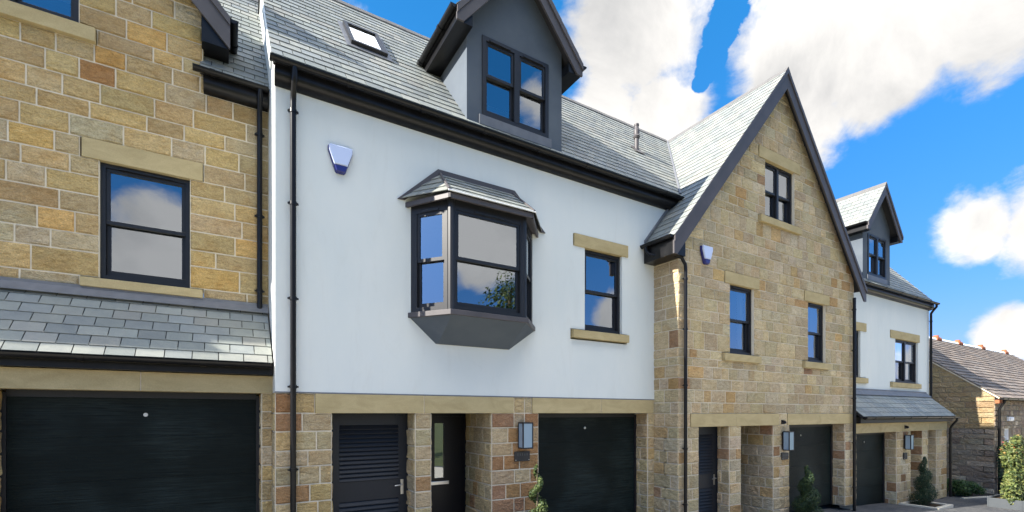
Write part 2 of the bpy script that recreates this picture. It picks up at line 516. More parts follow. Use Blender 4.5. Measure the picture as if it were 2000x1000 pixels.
def courses(b0, b1, h, snaps, rng):
    n = max(1, round((b1 - b0) / h))
    ls = [b0 + (b1 - b0) * i / n for i in range(n + 1)]
    for i in range(1, n): ls[i] += rng.uniform(-.018, .018)
    for z in snaps:
        if b0 + .06 < z < b1 - .06:
            i = min(range(1, n), key=lambda k: abs(ls[k] - z))
            ls[i] = z
    ls = sorted(ls)
    out = [ls[0]]
    for z in ls[1:]:
        if z - out[-1] > .07: out.append(z)
    out[-1] = b1
    return out


def fill(mb, o, ua, ub, un, a0, a1, lines, holes, pal, rng, lmin=.26, lmax=.62, joint=.019, front=.011, cuts=(), rough=.008, pf=None, mi=0):
    """lay coursed blocks on a plane: o + a*ua + b*ub, standing out along un"""
    o, ua, ub, un = Vector(o), Vector(ua), Vector(ub), Vector(un)
    P = lambda a, b, d: o + ua * a + ub * b + un * d
    prev = []
    for i in range(len(lines) - 1):
        b0, b1 = lines[i], lines[i + 1]
        ivs = [(a0, a1)]
        full = [h for h in holes if h[2] < b0 + .05 and h[3] > b1 - .05]
        part = [h for h in holes if h not in full and h[2] < b1 - .005 and h[3] > b0 + .005]
        for h in full:
            nx = []
            for (p, q) in ivs:
                if h[0] >= q or h[1] <= p: nx.append((p, q)); continue
                if h[0] - p > .03: nx.append((p, h[0]))
                if q - h[1] > .03: nx.append((h[1], q))
            ivs = nx
        cur = []
        for (p, q) in ivs:
            a = p
            while q - a > 1e-4:
                L = rng.uniform(lmin, lmax)
                for _ in range(6):
                    if all(abs(a + L - x) > .07 for x in prev): break
                    L = rng.uniform(lmin, lmax)
                if q - a - L < lmin * .75: L = q - a if q - a < lmax * 1.25 else (q - a) * rng.uniform(.42, .58)
                cur.append(a + L)
                for (r0, r1, s0, s1) in rect_minus([(a, a + L, b0, b1)], part):
                    j = joint / 2
                    x0, x1, y0, y1 = r0 + j, r1 - j, s0 + j, s1 - j
                    if x1 - x0 < .02 or y1 - y0 < .02: continue
                    col = pick(rng, pf(r0, s0) if pf else pal)
                    poly = [(x0, y0), (x1, y0), (x1, y1), (x0, y1)]
                    for n_, c_ in cuts: poly = clip(poly, n_, c_)
                    if len(poly) < 3: continue
                    fr = front + rng.uniform(-.006, .006)
                    if len(poly) == 4 and not (cuts and poly != [(x0, y0), (x1, y0), (x1, y1), (x0, y1)]):
                        nx_, ny_ = (7, 5) if (x1 - x0) > .3 else (5, 5)
                        pts, fs = [], []
                        for yy in range(ny_):
                            for xx in range(nx_):
                                ex, ey = xx in (0, nx_ - 1), yy in (0, ny_ - 1)
                                fx = [0, .035, .27, .5, .73, .965, 1][xx] if nx_ == 7 else [0, .06, .5, .94, 1][xx]
                                fy = [0, .07, .5, .93, 1][yy]
                                wob = rng.uniform(-.004, .004)
                                jx = 0 if (0 < xx < nx_ - 1) else rng.uniform(-.003, .003)
                                d = fr * .5 if (ex or ey) else fr + rng.uniform(-rough * .6, rough * 1.4)
                                pts.append(P(x0 + (x1 - x0) * fx + jx, y0 + (y1 - y0) * fy + (wob if ey else 0), d))
                        for yy in range(ny_ - 1):
                            for xx in range(nx_ - 1):
                                k = yy * nx_ + xx
                                fs.append((k, k + 1, k + 1 + nx_, k + nx_))
                        mb.mesh(pts, fs, mi, col)
                        ring = [P(x0, y0, fr * .5), P(x1, y0, fr * .5), P(x1, y1, fr * .5), P(x0, y1, fr * .5)]
                        base = [P(x0, y0, -.01), P(x1, y0, -.01), P(x1, y1, -.01), P(x0, y1, -.01)]
                        mb.mesh(ring + base, [(k, (k + 1) % 4, 4 + (k + 1) % 4, 4 + k) for k in range(4)], mi, col)
                    else:
                        n = len(poly)
                        cx = sum(p_[0] for p_ in poly) / n; cy = sum(p_[1] for p_ in poly) / n
                        ins = [(cx + (p_[0] - cx) * .93, cy + (p_[1] - cy) * .93) for p_ in poly]
                        pts = [P(*p_, -.01) for p_ in poly] + [P(*p_, fr * .5) for p_ in poly] + [P(*p_, fr) for p_ in ins]
                        fs = [tuple(range(2 * n, 3 * n))]
                        for k in range(n):
                            k2 = (k + 1) % n
                            fs += [(k, k2, n + k2, n + k), (n + k, n + k2, 2 * n + k2, 2 * n + k)]
                        mb.mesh(pts, fs, mi, col)
                a += L
        prev = cur


def slab(mb, o, ua, ub, un, a0, a1, b0, b1, holes, th, mi=0, cuts=(), c=(1, 1, 1)):
    """wall body with openings: thickness th behind the plane"""
    o, ua, ub, un = Vector(o), Vector(ua), Vector(ub), Vector(un)
    for (r0, r1, s0, s1) in rect_minus([(a0, a1, b0, b1)], holes):
        poly = [(r0, s0), (r1, s0), (r1, s1), (r0, s1)]
        for n_, c_ in cuts: poly = clip(poly, n_, c_)
        if len(poly) < 3: continue
        mb.prism([o + ua * p[0] + ub * p[1] for p in poly], -un * th, mi, c)


XA, ZA, FN = (1, 0, 0), (0, 0, 1), (0, -1, 0)

# ------------------------------------------------------------------ slates
SL = [(.198, .215, .205), (.218, .232, .216), (.185, .200, .196), (.236, .246, .226), (.205, .222, .220), (.245, .248, .228)]
OSL = [(.15, .125, .11), (.18, .15, .13), (.13, .11, .10), (.21, .175, .15), (.16, .145, .135)]


def slates(mb, o, ua, uv, w, h, rng, gauge=.20, sw=.27, th=.008, cuts=(), pal=SL, mi=0, jit=.003):
    o, ua, uv = Vector(o), Vector(ua).normalized(), Vector(uv).normalized()
    un = ua.cross(uv).normalized()
    if un.z < 0: un = -un
    n = math.ceil(h / gauge)
    for i in range(n):
        v0 = i * gauge - (.02 if i else .0)
        ln = gauge * 1.25
        a = -(sw / 2 if i % 2 else 0) + rng.uniform(-.01, .01)
        while a < w:
            x0, x1 = max(0, a + .005), min(w, a + sw - .005)
            a += sw
            if x1 - x0 < .02: continue
            j = rng.uniform(-jit, jit)
            poly = [(x0, v0 + j), (x1, v0 + j + rng.uniform(-jit, jit) * .5), (x1, min(h, v0 + ln)), (x0, min(h, v0 + ln))]
            for n_, c_ in cuts: poly = clip(poly, n_, c_)
            if len(poly) < 3: continue
            k = rng.uniform(.88, 1.12); cb = rng.choice(pal); c = tuple(q * k for q in cb)
            t0 = th * 1.7 + rng.uniform(0, .002)
            lift = lambda v: .004 + t0 * max(0, 1 - (v - v0) / ln)
            q = [o + ua * p[0] + uv * p[1] for p in poly]
            m_ = len(poly)
            top = [q[k_] + un * lift(poly[k_][1]) for k_ in range(m_)]
            bot = [q[k_] + un * (lift(poly[k_][1]) - th) for k_ in range(m_)]
            mb.mesh(top + bot, [tuple(range(m_))] + [(k_, (k_ + 1) % m_, m_ + (k_ + 1) % m_, m_ + k_) for k_ in range(m_)], mi, c)


def half_round(c, out, r=.058, t=.006, n=10):
    """gutter section at point c: open top, 'out' is the horizontal direction away from the wall"""
    c, out = Vector(c), Vector(out); up = Vector((0, 0, 1))
    outer = [c + out * (r * math.cos(math.pi * k / n)) - up * (r * math.sin(math.pi * k / n)) for k in range(n + 1)]
    inner = [c + out * ((r - t) * math.cos(math.pi * k / n)) - up * ((r - t) * math.sin(math.pi * k / n)) for k in range(n + 1)]
    return outer + inner[::-1]


def gutter(root, p0, p1, out, r=.058, step=1.15, first=.5, name='gutter'):
    p0, p1 = Vector(p0), Vector(p1); d = p1 - p0; L = d.length; u = d / L
    mb = MB()
    mb.prism(half_round(p0, out, r), d)
    for e in (p0, p1 - u * .012):
        mb.prism(half_round(e, out, r + .002, r - .002), u * .012)
    x = first
    while x < L - .1:
        mb.prism(half_round(p0 + u * x, out, r + .009, .012), u * .06)
        x += step
    return mb.build(name, M['gutter'], root, smooth=True)


def downpipe(root, path, r=.036, brackets=(), wall=(0, 1, 0), shoe=True):
    mb = MB()
    mb.tube(path, r, 14)
    w = Vector(wall)
    for b in brackets:
        b = Vector(b)
        mb.tube([b - Vector((0, 0, .022)), b + Vector((0, 0, .022))], r + .008, 14)
        side = w.cross(Vector((0, 0, 1)))
        for s in (-1, 1):
            q = b + side * (s * (r + .012))
            mb.tube([q - w * .01, q + w * .012], .013, 8)
            mb.tube([q + w * .01, q + w * .05], .007, 6)
        mb.obox(b - side * (r + .03) + w * (r * .2) - Vector((0, 0, .012)), side * (2 * r + .06), w * .012, (0, 0, .024))
    return mb.build('downpipe', M['gutter'], root, smooth=True)


# ------------------------------------------------------------------ windows
def window(root, x0, x1, z0, z1, Y, lights=1, lintel=None, sill=None, wallY=None, curtain=0, split=.5, fw=.055, name='window', room=True, lint_th=.10, vent=True, deep=.12, plain=False):
    """vertical sliding sash; Y is the frame's outer face. The frame is the part, sashes, panes, sill and lintel its sub-parts"""
    f = MB()
    D = deep
    f.box(x0, x1, Y, Y + D, z1 - fw, z1); f.box(x0, x1, Y, Y + D, z0, z0 + fw)
    f.box(x0, x0 + fw, Y, Y + D, z0 + fw, z1 - fw); f.box(x1 - fw, x1, Y, Y + D, z0 + fw, z1 - fw)
    wl = (x1 - x0) / lights
    for i in range(1, lights):
        xm = x0 + wl * i; f.box(xm - fw * .75, xm + fw * .75, Y - .004, Y + D - .002, z0 + fw, z1 - fw)
    if vent:
        for i in range(lights):
            xa, xb = x0 + wl * i + wl * .2, x0 + wl * (i + 1) - wl * .2
            f.box(xa, xb, Y - .018, Y - .0005, z1 - fw * .95, z1 - fw * .55)
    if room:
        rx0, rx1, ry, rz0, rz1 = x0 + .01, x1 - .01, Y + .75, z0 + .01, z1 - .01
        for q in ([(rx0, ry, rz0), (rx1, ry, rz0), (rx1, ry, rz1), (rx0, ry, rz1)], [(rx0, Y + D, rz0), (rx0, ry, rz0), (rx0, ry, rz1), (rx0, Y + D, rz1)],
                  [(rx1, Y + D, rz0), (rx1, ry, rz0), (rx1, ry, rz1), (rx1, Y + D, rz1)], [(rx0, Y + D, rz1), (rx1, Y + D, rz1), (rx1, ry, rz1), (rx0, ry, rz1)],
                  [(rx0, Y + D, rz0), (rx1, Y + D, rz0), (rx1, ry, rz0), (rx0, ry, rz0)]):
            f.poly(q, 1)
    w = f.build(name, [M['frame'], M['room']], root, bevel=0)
    s = .045
    for i in range(lights):
        a = x0 + (fw if i == 0 else wl * i + fw * .75 - 0) if i == 0 else x0 + wl * i + fw * .75
        b = x1 - fw if i == lights - 1 else x0 + wl * (i + 1) - fw * .75
        zm = z0 + (z1 - z0) * split
        for (c0, c1, yy, rail) in ((zm - .03, z1 - fw, Y + .018, .05), (z0 + fw, zm + .03, Y + .062, .075)):
            g = MB()
            up = c0 > z0 + fw + .01
            br = .05 if up else rail
            tr_ = s if up else .05
            g.box(a, b, yy, yy + .04, c0, c0 + br); g.box(a, b, yy, yy + .04, c1 - tr_, c1)
            g.box(a, a + s, yy, yy + .04, c0 + br, c1 - tr_); g.box(b - s, b, yy, yy + .04, c0 + br, c1 - tr_)
            g.build('sash', M['frame'], w, bevel=.004)
            p = MB()
            p.poly([(a + s, yy + .02, c0 + br), (b - s, yy + .02, c0 + br), (b - s, yy + .02, c1 - tr_), (a + s, yy + .02, c1 - tr_)])
            p.build('pane', M['glass'], w)
    if curtain:
        c = MB()
        for side in ((1,) if curtain == 1 else (0, 1) if curtain == 2 else (0,)):
            cw = .2 * (x1 - x0)
            xs = [(x0 + .03 if side == 0 else x1 - .03 - cw) + cw * k / 24 for k in range(25)]
            for k in range(24):
                ya, yb = Y + .20 + .03 * math.sin(k * 1.5), Y + .20 + .03 * math.sin((k + 1) * 1.5)
                c.poly([(xs[k], ya, z0 + .05), (xs[k + 1], yb, z0 + .05), (xs[k + 1], yb, z1 - .05), (xs[k], ya, z1 - .05)])
        c.build('curtain', M['curtain'], w, smooth=True)
    wy = Y if wallY is None else wallY
    if lintel:
        l = MB(); l.box(lintel[0], lintel[1], wy - (lintel[3] if len(lintel) > 3 else .024), wy + .15, z1, z1 + lintel[2])
        l.build('lintel', M['ashlar'], w, bevel=.006)
    if sill:
        l = MB()
        a, b, h = sill[:3]; pr = sill[3] if len(sill) > 3 else .075
        l.prism([(a, wy - pr, z0 - h), (a, wy + .14, z0 - h), (a, wy + .14, z0 - .002), (a, wy - pr, z0 - .025)], (b - a, 0, 0))
        l.build('sill', M['ashlar'], w, bevel=.006)
    return w


def fascia(root, x0, x1, yw, z_soffit, out=.15, h=.17):
    mb = MB()
    n = 10
    prof = [(x0, yw, z_soffit + h), (x0, yw - out, z_soffit + h)]
    prof += [(x0, yw - out * math.cos(math.pi / 2 * k / n), z_soffit + .03 - (.125 * math.sin(math.pi / 2 * k / n))) for k in range(n + 1)]
    mb.prism(prof, (x1 - x0, 0, 0))
    return mb.build('fascia', M['gutter'], root, smooth=True)


def main_roof(root, x0, x1, ye, ze, yr, zr, seed, yb=None, gaps=()):
    """front slope slated, back slope decked, ridge capped"""
    rng = random.Random(seed)
    up = Vector((0, yr - ye, zr - ze)); h = up.length
    mb = MB()
    un = Vector((1, 0, 0)).cross(up).normalized()
    if un.z < 0: un = -un
    strips, x = [], x0
    for (ga, gb, gv) in gaps:                   # a wall dormer stands through the lower slope here
        strips += [(x, ga, 0), (ga, gb, gv)]; x = gb
    strips.append((x, x1, 0))
    for (a, b, v) in strips:
        v = round(v / .20) * .20
        o = Vector((a, ye, ze)) + up.normalized() * v
        slates(mb, o, XA, up, b - a, h - v, rng)
        mb.obox(o + Vector((.02 if a == x0 else 0, .03, 0)) - un * .05, (b - a - (.02 if a == x0 else 0) - (.02 if b == x1 else 0), 0, 0), up.normalized() * (h - v - .03), un * .045, 1)
    yb = yb if yb is not None else 2 * yr - ye
    mb.obox((x0 + .02, yr, zr - .05), (x1 - x0 - .04, 0, 0), (0, yb - yr, ze - zr), (0, 0, .05), 1)
    r = mb.build('roof', [M['slate'], M['deck']], root)
    c = MB()
    x = x0
    while x < x1 - .01:
        e = min(x + .45, x1)
        k = .004 if int((x - x0) / .45) % 2 else 0
        c.prism([(x, yr - .11, zr - .085 + k), (x, yr, zr + .055 + k), (x, yr + .11, zr - .085 + k), (x, yr + .1, zr - .105), (x, yr, zr + .03), (x, yr - .1, zr - .105)], (e - x - .004, 0, 0), 0, (.13, .125, .12))
        x = e
    c.build('ridge_tiles', M['slate'], r)
    return r


def gable_roof(root, xc, hw, zr, k, y0, y1, seed, gut=True, board=.24, gy=None, parent_name='roof', gl=True, grr=True, box_h=.2, boxw=.26, bt=.035):
    """roof with its ridge running back from a gable; y0 is the verge"""
    rng = random.Random(seed)
    ze = zr - hw * k
    mb = MB()
    for s in (-1, 1):
        up = Vector((-s * hw, 0, hw * k)); h = up.length
        o = Vector((xc + s * hw, y0, ze))
        slates(mb, o, (0, 1, 0), up, y1 - y0, h, rng)
        un = Vector((s * k, 0, 1)).normalized()
        mb.obox(o - un * .06 + Vector((0, .012, 0)), (0, y1 - y0 - .02, 0), up, un * .055, 1)
    r = mb.build(parent_name, [M['slate'], M['deck']], root)
    b = MB()
    for s in (-1, 1):
        un = Vector((s * k, 0, 1)).normalized()
        al = Vector((s, 0, -k)).normalized()
        L = hw * math.sqrt(1 + k * k)
        # verge board with a stepped capping, mitred at the apex
        for (off0, off1, ya, yb_) in ((-.02, -.02 - board, y0 + .02, y0 + .02 + bt), (.004, -.07, y0 - .004, y0 + .019)):
            a0 = Vector((xc, 0, zr + off0 * math.sqrt(1 + k * k))); a1 = Vector((xc, 0, zr + off1 * math.sqrt(1 + k * k)))
            e0 = Vector((xc + s * hw, 0, ze + off0 * math.sqrt(1 + k * k))); e1 = Vector((xc + s * hw, 0, ze + off1 * math.sqrt(1 + k * k)))
            if off0 < 0:
                e1.z = max(e1.z, ze - box_h)
                e1b = Vector((xc + s * (hw - (board + .02) * math.sqrt(1 + k * k) / k + box_h / k), 0, ze - box_h)) if (board + .02) * math.sqrt(1 + k * k) > box_h else e1
                prof = [a0, e0, Vector((e0.x, 0, ze - box_h)), e1b, a1]
            else:
                prof = [a0, e0, e1, a1]
            b.prism([p + Vector((0, ya, 0)) for p in prof], (0, yb_ - ya, 0))
    b.build('bargeboard', M['board'], r)
    c = MB()
    y = y0
    while y < y1:
        e = min(y + .45, y1)
        c.prism([(xc - .11, y, zr - .1), (xc, y, zr + .045), (xc + .11, y, zr - .1), (xc + .1, y, zr - .12), (xc, y, zr + .02), (xc - .1, y, zr - .12)], (0, e - y - .004, 0), 0, (.13, .125, .12))
        y = e
    c.build('ridge_tiles', M['slate'], r)
    if gut:
        gy = y1 if gy is None else gy
        for s, on in ((-1, gl), (1, grr)):
            if not on: continue
            gutter(r, (xc + s * (hw + .045), y0 + .03, ze + .012), (xc + s * (hw + .045), gy, ze + .012), (s, 0, 0), step=.9)
            f = MB()
            xo, xi = xc + s * (hw - .015), xc + s * (hw - boxw)
            f.box(min(xo, xi), max(xo, xi), y0 + .056, gy, ze - box_h + .004, ze - .03)
            f.build('soffit', M['gutter'], r)
    return r


def dormer(root, xc, hw_face, Yf, z0, zr, hw_roof, k, roof_y, seed, win):
    """gabled dormer standing on the roof; roof_y(z) is where the main slope stands at that height"""
    mb = MB()
    xl, xr = xc - hw_face, xc + hw_face
    ze = zr - hw_roof * k
    ztop = lambda x: zr - .07 - abs(x - xc) * k
    holes = [(win[0], win[1], win[2], win[3])]
    cuts = [((k, 1), k * xc + zr - .07), ((-k, 1), -k * xc + zr - .07)]
    slab(mb, (0, Yf, 0), XA, ZA, FN, xl, xr, z0, zr, holes, .10, 0, cuts)
    for x, t_ in ((xl, .1), (xr - .1, .1)):
        zt = zr - .07 - hw_face * k
        yb = roof_y(zt) + .06
        mb.prism([(x, Yf + .10, z0), (x, yb, zt), (x, Yf + .10, zt)], (t_, 0, 0))
    # raised margins beside the opening and an apron below it
    d = mb.build('dormer', M['grey_render'], root)
    l = MB()
    l.box(win[0] - .06, win[1] + .06, Yf - .03, Yf + .05, win[2] - .16, win[2] - .001)
    l.build('apron', M['lead'], d)
    gable_roof(d, xc, hw_roof, zr, k, Yf - .27, roof_y(zr) + .1, seed, True, .2, roof_y(ze) + .0, 'dormer_roof', box_h=.2, boxw=hw_roof - hw_face)
    window(d, win[0], win[1], win[2], win[3], Yf - .02, 2, name='dormer_window', fw=.07, split=.53)
    return d


def alarm_box(x, y, z, label, name='burglar_alarm'):
    r = thing(name, (x, y, z), label, 'burglar alarm', 'alarm boxes on the fronts')
    prof = [(-.165, .17), (.165, .17), (.165, .11), (.07, -.17), (.05, -.19), (-.05, -.19), (-.07, -.17), (-.165, .11)]

    def shell(ps, d0, d1, sc):
        b = MB(); n = len(ps)
        pts = [(x + p[0], y - d0, z + p[1]) for p in ps] + [(x + p[0], y - d1 * .6 - d0 * .4, z + p[1]) for p in ps] + [(x + p[0] * sc, y - d1, z + p[1] * sc) for p in ps]
        fs = [tuple(range(2 * n, 3 * n)), tuple(range(n))]
        for k in range(n):
            j = (k + 1) % n
            fs += [(k, j, n + j, n + k), (n + k, n + j, 2 * n + j, 2 * n + k)]
        b.mesh(pts, fs)
        return b
    shell(prof, 0, .05, .96).build('back_plate', M['blue_plastic'], r, bevel=.004)
    top = clip([(-.155, .175), (.155, .175), (.155, .10), (.085, -.10), (-.085, -.10), (-.155, .10)], (0, -1), .09)
    shell(top, .052, .085, .93).build('cover', M['pale_plastic'], r, bevel=.006)
    low = [(-.085, -.10), (.085, -.10), (.062, -.17), (.045, -.185), (-.045, -.185), (-.062, -.17)]
    shell(low, .052, .075, .93).build('strobe_lens', M['blue_plastic'], r, bevel=.004)
    return r


def wall_lamp(x, y, z, label):
    """box lantern: flat back plate, black frame, pale glass on three sides"""
    r = thing('wall_lamp', (x, y, z), label, 'wall lamp', 'box lanterns beside the garage doors')
    w, d, h, f = .105, .16, .225, .021
    b = MB(); b.box(x - .08, x + .08, y - .03, y, z - h + .02, z + h - .02); b.build('back_plate', M['frame'], r)
    b = MB()
    yf, yb = y - .03 - d, y - .03
    for (sx, yy) in ((-1, yf), (1, yf), (-1, yb - f), (1, yb - f)):
        xx = x - w if sx < 0 else x + w - f
        b.box(xx, xx + f, yy, yy + f, z - h + f, z + h - f)
    b.box(x - w, x + w, yf, yb, z + h - f, z + h); b.box(x - w, x + w, yf, yb, z - h, z - h + f)
    b.build('lantern_frame', M['frame'], r, bevel=.003)
    g = MB(); e = .006
    g.box(x - w + e, x + w - e, yf + e, yb - e, z - h + f + .001, z + h - f - .001)
    g.build('lamp_glass', M['lamp_glass'], r)
    return r


def plaque(x, y, z, label, w=.155, h=.085):
    r = thing('house_plaque', (x, y, z), label, 'house plaque', 'dark plaques under the lanterns')
    b = MB(); b.box(x - w, x + w, y - .02, y, z - h, z + h); b.build('plate', M['plaque'], r, bevel=.004)
    b = MB()
    for i, (hh, ww) in enumerate(((.045, .010), (.04, .010), (.05, .010), (.04, .012), (.045, .01))):
        xx = x - w * .62 + i * w * .3
        b.box(xx, xx + ww, y - .0225, y - .0205, z + .012, z + .012 + hh)
    b.build('faint_engraving', M['plaque_letter'], r)
    for sx in (-1, 1):
        b = MB(); b.tube([(x + sx * w * .86, y - .026, z - h * .7), (x + sx * w * .86, y - .019, z - h * .7)], .008, 8); b.build('screw', M['steel'], r)
    return r


def sensor(x, y, z, label):
    r = thing('motion_sensor', (x, y, z), label, 'sensor', 'small sensors above the lanterns')
    b = MB(); b.box(x - .035, x + .035, y - .02, y, z - .05, z + .05); b.build('base', M['frame'], r)
    b = MB(); b.tube([(x, y - .075, z - .035), (x, y - .06, z + .005), (x, y - .02, z + .02)], [.034, .04, .03], 12); b.build('head', M['gutter'], r, smooth=True)
    return r


def garage_door(root, x0, x1, z0, z1, Y, lockx=None):
    b = MB(); ph = .53; g = .003
    z = z1
    while z > z0:
        zb = max(z0, z - ph); b.box(x0, x1, Y, Y + .04, zb + g, z); z = zb
    b.box(x0 - .0, x1 + .0, Y + .012, Y + .05, z0, z1)
    d = b.build('garage_door', M['garage'], root)
    f = MB()
    f.box(x0 - .06, x0 + .03, Y - .03, Y - .002, z0, z1); f.box(x1 - .03, x1 + .06, Y - .03, Y - .002, z0, z1); f.box(x0 + .031, x1 - .031, Y - .03, Y - .002, z1 - .05, z1 + .03)
    f.build('frame', M['frame'], d)
    lx = (x0 + x1) / 2 if lockx is None else lockx
    s = MB(); s.tube([(lx, Y - .012, z1 - .26), (lx, Y, z1 - .26)], .024, 16); s.tube([(lx, Y - .02, z1 - .26), (lx, Y - .012, z1 - .26)], .014, 12)
    s.build('lock', M['steel'], d, smooth=True)
    return d


def louvre_door(root, x0, x1, z0, z1, Y, hside=1):
    b = MB()
    st = .13
    b.box(x0, x0 + st, Y, Y + .045, z0, z1); b.box(x1 - st, x1, Y, Y + .045, z0, z1)
    zm0, zm1 = z0 + .86, z0 + 1.16
    for (p, q) in ((z1 - .15, z1), (zm0, zm1), (z0, z0 + .16)):
        b.box(x0 + st, x1 - st, Y, Y + .045, p, q)
    b.box(x0 + st, x1 - st, Y + .05, Y + .055, z0 + .1, z1 - .1)
    d = b.build('louvre_door', M['louvre'], root)
    s = MB()
    for (p, q) in ((zm1, z1 - .15), (z0 + .16, zm0)):
        n = round((q - p) / .067)
        for i in range(n):
            za = p + (q - p) * i / n; zb = p + (q - p) * (i + 1) / n
            s.prism([(x0 + st, Y - .014, za + .004), (x0 + st, Y + .022, zb + .004 if i < n - 1 else zb), (x0 + st, Y + .022, zb - .006), (x0 + st, Y - .010, za - .006)], (x1 - x0 - 2 * st, 0, 0))
    s.build('louvre_panel', M['louvre'], d)
    f = MB()
    f.box(x0 - .06, x0 - .003, Y - .02, Y + .06, z0, z1 + .05); f.box(x1 + .003, x1 + .06, Y - .02, Y + .06, z0, z1 + .05); f.box(x0 - .003, x1 + .003, Y - .02, Y + .06, z1 + .003, z1 + .05)
    f.build('frame', M['louvre'], d)
    h = MB(); hx = x1 - .075 if hside > 0 else x0 + .075; hz = z0 + 1.03
    h.box(hx - .022, hx + .022, Y - .01, Y, hz - .12, hz + .11)
    h.tube([(hx, Y - .01, hz + .03), (hx, Y - .055, hz + .03), (hx - hside * .03, Y - .06, hz + .032), (hx - hside * .13, Y - .058, hz + .022)], .010, 10)
    h.build('handle', M['steel'], d, smooth=True)
    return d


def front_door(root, x0, x1, z0, z1, Y):
    b = MB()
    gx0, gx1, gz0, gz1 = x0 + .25, x0 + .43, z0 + 1.02, z1 - .12
    slab(b, (0, Y, 0), XA, ZA, FN, x0, x1, z0, z1, [(gx0, gx1, gz0, gz1)], .05)
    b.box(gx0 - .3, gx1 + .3, Y + .052, Y + .06, z0 + .1, z1 - .02)
    d = b.build('front_door', M['door'], root)
    p = MB(); p.poly([(gx0, Y + .02, gz0), (gx1, Y + .02, gz0), (gx1, Y + .02, gz1), (gx0, Y + .02, gz1)]); p.build('pane', M['glass'], d)
    h = MB(); h.box(x0 + .17, x0 + .52, Y - .022, Y - .001, z0 + .90, z0 + .965); h.build('letter_plate', M['steel'], d, bevel=.006)
    f = MB(); f.box(x0 - .06, x0 - .003, Y - .02, Y + .06, z0, z1 + .05); f.box(x1 + .003, x1 + .06, Y - .02, Y + .06, z0, z1 + .05); f.box(x0 - .003, x1 + .003, Y - .02, Y + .06, z1 + .003, z1 + .06)
    f.build('frame', M['door'], d)
    return d


def lintels(root, Y, z0, z1, spans, back=.30, proud=.022):
    for a, b in spans:
        l = MB(); l.box(a + .005, b - .005, Y - proud, Y + back, z0, z1 - .006)
        l.box(b - .0048, b + .0048, Y - proud + .005, Y + back - .01, z0 + .003, z1 - .009, 1)
        l.build('lintel', [M['ashlar'], M['mortar']], root, bevel=.004)


def piers(root, Y, edges, z0, z1, lines, seed, pal=PAL_W, palf=None):
    """the piers between ground floor openings, each a part: front face and both cheeks"""
    for i, (a, b, dl) in enumerate(edges):
        rng = random.Random(seed * 31 + i)
        pl = palf.get(i, pal) if palf else pal
        mb = MB()
        mb.box(a, b, Y, Y + max(dl, .36), z0, z1, 1)
        fill(mb, (0, Y, 0), XA, ZA, FN, a, b, lines, [], pl, rng, .2, .46)
        if dl > 0:
            fill(mb, (a, Y, 0), (0, 1, 0), ZA, (-1, 0, 0), 0, dl, lines, [], pal, rng, .16, .42)
        fill(mb, (b, Y, 0), (0, 1, 0), ZA, (1, 0, 0), 0, max(dl, .36), lines, [], pal, rng, .16, .42)
        mb.build('stone_pier', [M['stone'], M['mortar']], root)


KP = 1.2           # roof pitch used by the whole terrace (rise over run)

# ================================================================== ground
def gz(x):
    return -.0423 * (min(max(x, -40), 60) - 4.1)


def build_ground():
    mb = MB()
    xs = [-600, -150, -40, 60, 150, 600]; ys = [-600, -60, -12, 30, 150, 600]
    for i in range(5):
        for j in range(5):
            q = [(xs[i], ys[j]), (xs[i + 1], ys[j]), (xs[i + 1], ys[j + 1]), (xs[i], ys[j + 1])]
            mb.poly([(x, y, gz(x) - .004) for x, y in q])
    tag(mb.build('ground', M['far_ground']), kind='structure')
    mb = MB()
    mb.poly([(x, y, gz(x)) for x, y in ((-40, -11), (60, -11), (60, 6), (-40, 6))])
    tag(mb.build('courtyard_paving', M['paving']), kind='structure')


build_ground()
mb = MB()
mb.poly([(x, y, gz(x) + .004) for x, y in ((-40, -10.5), (60, -10.5), (60, -2.35), (22.5, -2.35), (22.5, -3.0), (-40, -3.0))])
tag(mb.build('driveway', M['concrete']), kind='structure')

